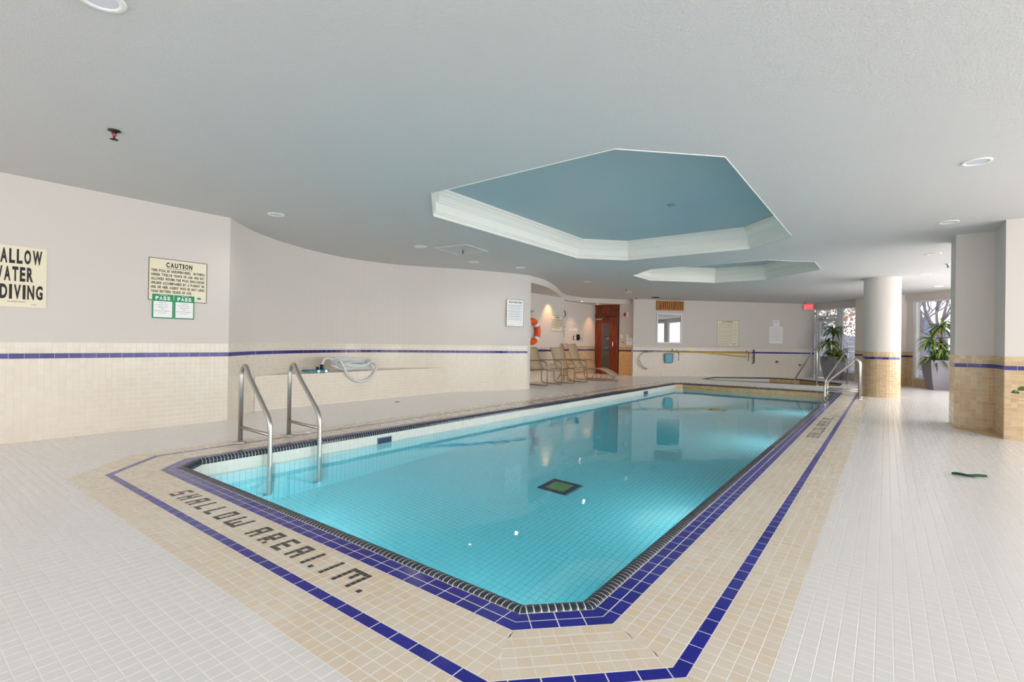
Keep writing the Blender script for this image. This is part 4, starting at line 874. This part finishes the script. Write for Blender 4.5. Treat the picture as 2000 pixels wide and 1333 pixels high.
# ------------------------------------------------------------------ chairs
def sling_sheet(prof, y0, y1, th=.006):
    f = MB(); n_ = len(prof); vs = [(p[0], y0, p[1]) for p in prof] + [(p[0], y1, p[1]) for p in prof] + [(p[0], y0, p[1] - th) for p in prof] + [(p[0], y1, p[1] - th) for p in prof]
    fs_ = []
    for i in range(n_ - 1):
        fs_ += [(i, i + 1, n_ + i + 1, n_ + i), (2 * n_ + i, 3 * n_ + i, 3 * n_ + i + 1, 2 * n_ + i + 1), (i, 2 * n_ + i, 2 * n_ + i + 1, i + 1), (n_ + i, n_ + i + 1, 3 * n_ + i + 1, 3 * n_ + i)]
    fs_ += [(0, n_, 3 * n_, 2 * n_), (n_ - 1, 3 * n_ - 1, 4 * n_ - 1, 2 * n_ - 1)]
    f.add(vs, fs_, True); return f
def p2(pts): return [(p.x, p.z) for p in pts]
def chair(loc, rz, label):      # faces +x, origin under the seat centre
    o = thing('sling_chair', loc, label, 'chair', 'sling arm chairs', rz); hw = .29
    sp_ = p2(catmull([(-.46, 0, .89), (-.43, 0, .86), (-.38, 0, .72), (-.31, 0, .52), (-.26, 0, .40), (-.18, 0, .345), (-.05, 0, .36), (.15, 0, .39), (.27, 0, .385), (.30, 0, .355)], 5))
    sling_sheet(sp_, -hw + .02, hw - .02).build('sling', sling, o)
    f = MB(); f.tube([(sp_[0][0] - .005, -hw, sp_[0][1]), (sp_[0][0] - .005, hw, sp_[0][1])], .012, 8); f.tube([(sp_[-1][0], -hw, sp_[-1][1]), (sp_[-1][0], hw, sp_[-1][1])], .012, 8); f.build('cross_rail', framem, o)
    for s_ in (-1, 1):
        y = s_ * (hw - .005); f = MB(); f.tube([(p[0], y, p[1]) for p in sp_], .012, 8); f.build('sling_rail', framem, o)
        y = s_ * (hw + .02); f = MB()
        f.tube(fillet([(-.34, y, .585), (.12, y, .60), (.30, y, .55), (.31, y, .40), (.31, y, .014)], [0, .12, .12, .05, 0], 7), .013, 8); f.build('arm_leg', framem, o)
        f = MB(); f.tube(fillet([(-.20, y * .93, .35), (-.30, y, .34), (-.30, y, .02), (.30, y, .016)], [0, .03, .11, 0], 8), .014, 8); f.build('runner', framem, o)
    return o
chair((-6.62, 10.06, 0), math.radians(-2), 'sling arm chair nearest the end of the curved wall, cut by its edge')
chair((-6.50, 11.12, 0), math.radians(-2), 'sling arm chair in the middle, between the cut-off chair and the lounger')
def chaise(loc, rz, label):
    o = thing('chaise_lounge', loc, label, 'lounge chair', None, rz); hw = .29
    bk = p2(catmull([(-1.02, 0, .99), (-.97, 0, 1.0), (-.91, 0, .92), (-.82, 0, .68), (-.70, 0, .44), (-.60, 0, .36)], 5)); st = p2(catmull([(-.60, 0, .345), (-.4, 0, .30), (-.1, 0, .31), (.2, 0, .33), (.45, 0, .27), (.68, 0, .16), (.76, 0, .145)], 5))
    sling_sheet(bk, -hw + .02, hw - .02).build('back_sling', sling, o); sling_sheet(st, -hw + .02, hw - .02).build('seat_sling', sling, o)
    for s_ in (-1, 1):
        y = s_ * (hw - .005)
        f = MB(); f.tube([(p[0], y, p[1]) for p in bk], .013, 8); f.build('back_rail', framem, o); f = MB(); f.tube([(p[0], y, p[1]) for p in st], .013, 8); f.build('seat_rail', framem, o)
        y = s_ * (hw + .02); f = MB(); f.tube(fillet([(-.78, y, .54), (-.35, y, .55), (-.22, y, .52), (-.12, y, .02), (.50, y, .016), (.60, y, .19)], [0, .08, .08, .06, .06, 0], 6), .013, 8); f.build('arm_frame', framem, o)
        f = MB(); f.tube(fillet([(-.62, y, .36), (-.58, y, .05), (-.48, y, .016), (-.1, y, .016)], [0, .05, .05, 0], 6), .013, 8); f.build('rear_leg', framem, o)
        f = MB(); f.tube([(.14, y, .30), (.02, y, .02)], .012, 8); f.build('front_strut', framem, o)
    f = MB()
    for x, z in ((bk[0][0], bk[0][1]), (st[-1][0], st[-1][1]), (-.58, .2), (.50, .02)): f.tube([(x, -hw, z), (x, hw, z)], .012, 8)
    f.build('cross_rail', framem, o); o.scale = (.8, 1, 1); return o
chaise((-6.50, 12.50, 0), math.radians(5), 'taupe sling chaise lounge with raised tall back in front of the wooden door')
o = thing('side_table', (-7.1, 11.78, 0), 'small round side table tucked between the middle chair and the lounger', 'table'); f = MB(); f.lathe([(.001, .455), (.21, .455), (.225, .447), (.225, .435), (.001, .435)], 32); f.build('table_top', framem, o)
for k in range(4):
    a = k * math.pi / 2 + .5; f = MB(); f.tube(fillet([(.05 * math.cos(a), .05 * math.sin(a), .43), (.05 * math.cos(a), .05 * math.sin(a), .2), (.19 * math.cos(a), .19 * math.sin(a), .012)], .15), .012, 8); f.build('leg', framem, o)
f = MB(); f.tube([(.09 * math.cos(t_), .09 * math.sin(t_), .13) for t_ in np.linspace(0, 6.283, 25)[:-1]], .008, 6, closed=True); f.build('ring_brace', framem, o)

# ------------------------------------------------------------------ hose on the bench
o = thing('vacuum_hose', (-7.12, 5.0, BZ), 'coiled pale grey pool vacuum hose slumped over the bench edge', 'hose')
f = MB(); pts = []
HB = Vector((-7.12, 5.0, BZ))
for k in range(5):
    for i in range(14):
        a = 2 * math.pi * (i + k * 14) / 14 + math.pi * .9; rx = .34 + .025 * math.sin(k * 2.1); ry = .085 + .01 * k
        dx = ry * math.sin(a); pts.append((-.02 + dx + .012 * math.sin(k * 3 + i), rx * math.cos(a) + .03 * math.cos(k * 2), .075 - .45 * dx + .024 * k + .014 * math.sin(i * 1.3 + k)))
f.tube(catmull(pts, 4), .021, 10); f.build('coil', hose, o)
f = MB(); f.tube(catmull([(.05, -.36, .15), (.11, -.33, .20), (.165, -.28, .10), (.18, -.22, -.03), (.18, -.08, -.13), (.18, .06, -.155), (.18, .22, -.11), (.17, .33, .0), (.12, .38, .10), (.02, .36, .14), (-.03, .30, .16)], 6), .021, 10); f.build('front_loop', hose, o)
f = MB(); f.tube(catmull([(-.02, -.2, .17), (-.02, -.34, .19), (-.02, -.44, .23), (-.02, -.52, .20), (-.02, -.55, .12), (-.02, -.555, .07)], 6), .02, 10); f.build('hose_end', hose, o)
f = MB(); f.tube([(-.02, -.555, .13), (-.02, -.555, .05)], .028, 12); f.build('cuff', black, o)
o = thing('pool_vacuum', (-7.12, 4.33, BZ + .008), 'teal pool vacuum head lying on the bench left of the hose', 'vacuum'); f = MB(); f.bbox(-.08, .08, -.19, .19, .015, .05, .012); f.build('body', teal, o)
for y in (-.13, 0, .13): f = MB(); f.tube([(.05, y, .022), (.085, y, .022)], .022, 12); f.build('wheel', chrome, o)
f = MB(); f.tube([(0, .03, .05), (0, .03, .09)], .024, 12); f.build('swivel', black, o)

# ------------------------------------------------------------------ floor drains
for x, y, r, lb in ((-6.38, 5.34, .045, 'small dark round floor drain in front of the bench'), (-4.96, 2.93, .035, 'small white disc plate on the deck beside the near ladder')):
    o = thing('floor_drain', (x, y, 0), lb, 'drain'); f = MB(); f.lathe([(r, 0), (r, .004), (r * .8, .006)], 20); f.build('rim', steel if r > .04 else white, o)
    f = MB(); f.lathe([(.001, .0065), (r * .78, .0065)], 20); f.build('grate', dark if r > .04 else white, o)
o = thing('fallen_leaf', (.53, 5.30, 0), 'curled dark green leaf lying on the right deck', 'leaf', rz=math.radians(15)); f = MB()
vs = []; nl = 9
for i in range(nl):
    t_ = i / (nl - 1); w_ = .035 * math.sin(math.pi * t_) ** .7 + .001; x = -.11 + .22 * t_; zc = .006 + .006 * math.sin(t_ * 9)
    vs += [(x, -w_, zc + .02), (x, 0, zc), (x, w_, zc + .014)]
f.add(vs, [(3 * i + j, 3 * i + 3 + j, 3 * i + 4 + j, 3 * i + 1 + j) for i in range(nl - 1) for j in range(2)], True); f.build('blade', mat('fallen_leaf_green', (32, 92, 84), .35), o); f = MB(); f.tube([(-.11, 0, .01), (0, 0, .008), (.12, 0, .012)], .003, 5); f.build('midrib', leafd, o)

# ------------------------------------------------------------------ planters with dracaena
def leaf(f, p, d, up, L, w_, droop=.5, n_=6, side=None):
    d = Vector(d).normalized(); s_ = Vector(side).normalized() if side else d.cross(Vector((0, 0, 1))).normalized(); b = len(f.v); vs = []
    for i in range(n_ + 1):
        t_ = i / n_; q = Vector(p) + d * (L * t_) * (1 - .15 * t_ * droop) + Vector((0, 0, 1)) * (up * L * t_ - droop * L * t_ * t_); ww = w_ * (math.sin(math.pi * (.12 + .88 * t_)) ** .8) * (1 if t_ < 1 else 0) + .0005
        vs += [q - s_ * ww + Vector((0, 0, ww * .5)), q, q + s_ * ww + Vector((0, 0, ww * .5))]
    f.add(vs, [(3 * i + j, 3 * i + 1 + j, 3 * i + 4 + j, 3 * i + 3 + j) for i in range(n_) for j in range(2)], True)
def planter(loc, rz, hgt, wt, wb_, label, stems, seed, nleaf=34):
    o = thing('potted_dracaena', loc, label, 'potted plant', None, rz); rnd = random.Random(seed); f = MB(); n_ = 10; vs = []
    def sq(w_, z): return [(-w_, -w_, z), (w_, -w_, z), (w_, w_, z), (-w_, w_, z)]
    prof = [(wb_ + (wt - wb_) * (math.sin(math.pi / 2 * i / n_) ** .9), hgt * i / n_) for i in range(n_ + 1)]
    for w_, z in prof: vs += sq(w_ / 2, z)
    vs += sq(wt / 2 - .025, hgt) + sq(wt / 2 - .03, hgt - .06)
    m_ = len(vs) // 4; fs_ = [(3, 2, 1, 0)]
    for i in range(m_ - 1): fs_ += [(4 * i + j, 4 * i + (j + 1) % 4, 4 * i + 4 + (j + 1) % 4, 4 * i + 4 + j) for j in range(4)]
    f.add(vs, fs_); f.build('pot', potm, o); f = MB(); f.box(-wt / 2 + .03, wt / 2 - .03, -wt / 2 + .03, wt / 2 - .03, hgt - .07, hgt - .055); f.build('soil', soilm, o)
    for (sx, sy, h, k) in stems:
        f = MB(); f.tube(catmull([(sx * .3, sy * .3, hgt - .06), (sx * .7, sy * .7, hgt + h * .5), (sx, sy, hgt + h)], 4), .016, 8); f.build('stem', stemm, o)
        for i in range(int(nleaf * k)):
            a = rnd.random() * 6.283; f = MB(); t_ = rnd.random(); el = rnd.uniform(.0, 1.3) * t_ + .1; L = rnd.uniform(.30, .48) * (.75 + .25 * k)
            leaf(f, (sx, sy, hgt + h - .09 + .10 * t_), (math.cos(a), math.sin(a), 0), el, L, .026, rnd.uniform(.55, 1.0)); f.build('leaf', leafm if rnd.random() < .55 else leafd, o)
planter((-1.34, 18.56, 0), math.radians(58), .73, .50, .30, 'grey planter with dracaena in front of the glazed door', [(.05, .05, .84, 1.2), (-.16, .05, .46, 1.0), (.10, -.12, .10, 1.0), (-.12, -.1, .05, .9), (.12, .1, .16, .8)], 3)
planter((1.03, 16.22, 0), math.radians(20), .74, .50, .30, 'grey planter with yellow-green dracaena half hidden by the square pillar', [(.08, .0, .85, 1.2), (-.10, .05, .50, 1.0), (.08, -.12, .30, 1.0), (-.12, -.08, .06, 1.0), (.14, .1, .10, .9)], 11)
# tendril entering from the right edge
o = thing('trailing_plant', (.652, 4.35, .693), 'leafy green tendril reaching in from the right edge before the pillar', 'plant')
f = MB(); f.tube(catmull([(.35, 0, .20), (.12, -.02, .02), (0, 0, .005), (-.10, .02, .02), (-.155, .02, .065), (-.165, .02, .085)], 6), .0028, 6); f.build('stem', mat('tendril_stem', (120, 140, 90), .6), o)
f = MB(); f.tube(catmull([(.35, 0, .16), (.12, .0, .06), (.06, 0, .10), (.02, 0, .115)], 6), .0025, 6); f.build('stem', leafd, o)
for p_, d_, L in (((.02, 0, .10), (-.8, 0, 0), .075), ((.0, 0, .15), (.7, 0, 0), .09), ((.0, 0, .12), (-.5, -.6, 0), .05), ((.09, 0, .07), (.8, .2, 0), .09), ((-.165, .02, .085), (-.3, 0, .0), .02), ((.18, 0, .15), (.8, -.3, 0), .1), ((.24, .02, .1), (.6, .5, 0), .1)):
    f = MB(); leaf(f, p_, d_, .35, L * 1.3, L * .38, .3, side=(-.15 * d_[0], .35, .9 if d_[0] > 0 else -.9)); f.build('leaf', leafd, o)

o.scale = (.42, .42, .42)
# ------------------------------------------------------------------ outside
mb = MB(); mb.sheet([[(-40, -30), (60, -30), (60, 90), (-40, 90)], [(-9, -4), (-9, 20.0), (-1.7, 20.0), (6.4, 11.9), (6.4, -4)]], -.12, True); tag(mb.build('ground_terrace', terr), kind='structure')
def opt(s_, off, z=0): q = WA + uw * s_ - nw * off; return Vector((q.x, q.y, z))
def branch(f, p, d, L, r, lev, rnd):
    pts = [p]; q = p.copy(); dd = d.copy()
    for i in range(4):
        dd = (dd + Vector((rnd.uniform(-.18, .18), rnd.uniform(-.18, .18), rnd.uniform(-.05, .12)))).normalized(); q = q + dd * (L / 4); pts.append(q.copy())
    f.tube(pts, r, 6 if lev < 2 else 4, rs=[r * (1 - .45 * i / 4) for i in range(5)])
    if lev < 4:
        for k in range(3 if lev < 3 else 3):
            j = rnd.randint(2, 4); ax = Vector((rnd.uniform(-1, 1), rnd.uniform(-1, 1), rnd.uniform(.1, .9))).normalized(); branch(f, pts[j], (dd * .75 + ax * .8).normalized(), L * rnd.uniform(.55, .8), r * .5, lev + 1, rnd)
for i, (tx, ty, h, r, lb) in enumerate(((1.50, 21.8, 1.5, .12, 'large bare forked tree standing outside the far right window'), (-.9, 27.5, 2.2, .13, 'bushy tree outside behind the side glass next to the column'), (-3.0, 30.5, 1.9, .12, 'rust-leaved tree outside behind the glazed door'), (1.3, 30, 2.0, .15, 'distant bare tree behind the large forked one'), (6.5, 21, 1.6, .15, 'bare tree outside to the right of the pillar'))):
    p = Vector((tx, ty, -.15)); rnd = random.Random(40 + i); o = thing('bare_tree', p, lb, 'tree'); f = MB(); f.tube([(0, 0, 0), (.04, .02, h * .5), (.0, .05, h)], r, 10, rs=[r * 1.25, r, r * .9]); f.build('trunk', bark, o)
    f = MB()
    for k in range(4): branch(f, Vector((0, .05, h - .05)), Vector((rnd.uniform(-.8, .8), rnd.uniform(-.8, .8), .9)).normalized(), 1.5, r * .5, 0, rnd)
    f.build('branches', bark, o)
    if i in (1, 2):
        f = MB()
        for k in range(1500):
            v = Vector((rnd.gauss(0, .9), rnd.gauss(0, .9), rnd.gauss(h + .4, .8))); a = rnd.uniform(.03, .06); n3 = Vector((rnd.gauss(0, 1), rnd.gauss(0, 1), rnd.gauss(0, 1))).normalized(); t3 = n3.orthogonal() * a; b3 = n3.cross(t3)
            f.add([v - t3, v - b3 * .6, v + t3, v + b3 * .6], [(0, 1, 2, 3)])
        q = f.build('dry_foliage', twigm if i == 1 else leafd, o); q['kind'] = 'stuff'
# stone garden walls
for (x0_, y0_, w__, nrow, lb) in ((-4.6, 24.0, 4.4, 8, 'pale stone block garden wall outside behind the glazed door'), (.1, 22.6, 4.5, 3, 'low stone garden wall outside the far right window')):
    o = thing('garden_wall', (0, 0, 0), lb, 'wall', mw=frame((x0_, y0_, -.12), (0, -1, 0))); rnd = random.Random(5)
    for j in range(nrow):
        x = -rnd.random() * .3
        while x < w__:
            w_ = rnd.uniform(.3, .6); f = MB(); e = rnd.uniform(0, .03); f.bbox(x + .008, x + w_ - .008, j * .2 + .006, (j + 1) * .2 - .006, -.25, e, .012); p = put(f, 'stone_block', stone, o); x += w_
# garden railing
o = thing('garden_railing', (0, 0, 0), 'thin grey metal railing outside the far right window', 'railing', mw=frame((.2, 20.6, -.12), (0, -1, 0))); f = MB(); f.tube([(0, 1.5, 0), (5, 1.5, 0)], .02, 8); f.tube([(0, .15, 0), (5, .15, 0)], .015, 8); put(f, 'rail', bark, o)
for k in range(9): f = MB(); f.tube([(k * .6, 0, 0), (k * .6, 1.5, 0)], .015, 8); put(f, 'post', bark, o)
def house(hx, hy, w_, h, rh, lb):
    o = thing('house', (0, 0, 0), lb, 'house', mw=frame((hx, hy, -.12), (0, -1, 0))); f = MB(); f.box(-w_ / 2, w_ / 2, 0, h, -4, 0); put(f, 'wall', housem, o)
    f = MB(); a = w_ / 2 + .3; f.add([(-a, h - .1, .3), (a, h - .1, .3), (0, h + rh, .3), (-a, h - .1, -4.3), (a, h - .1, -4.3), (0, h + rh, -4.3)], [(0, 1, 2), (3, 5, 4), (0, 2, 5, 3), (1, 4, 5, 2), (0, 3, 4, 1)]); put(f, 'roof', roofm, o)
    for k in (-1, 1): f = MB(); f.bbox(k * w_ / 4 - .4, k * w_ / 4 + .4, h * .4, h * .75, 0, .04); q = put(f, 'window', mat('house_window', (120, 130, 150), .2), o)
house(-4.3, 37, 4.2, 1.9, 1.6, 'small grey gabled house far outside behind the glazed door'); house(.9, 36, 3.6, 2.0, 1.4, 'grey gabled house far outside the right window')
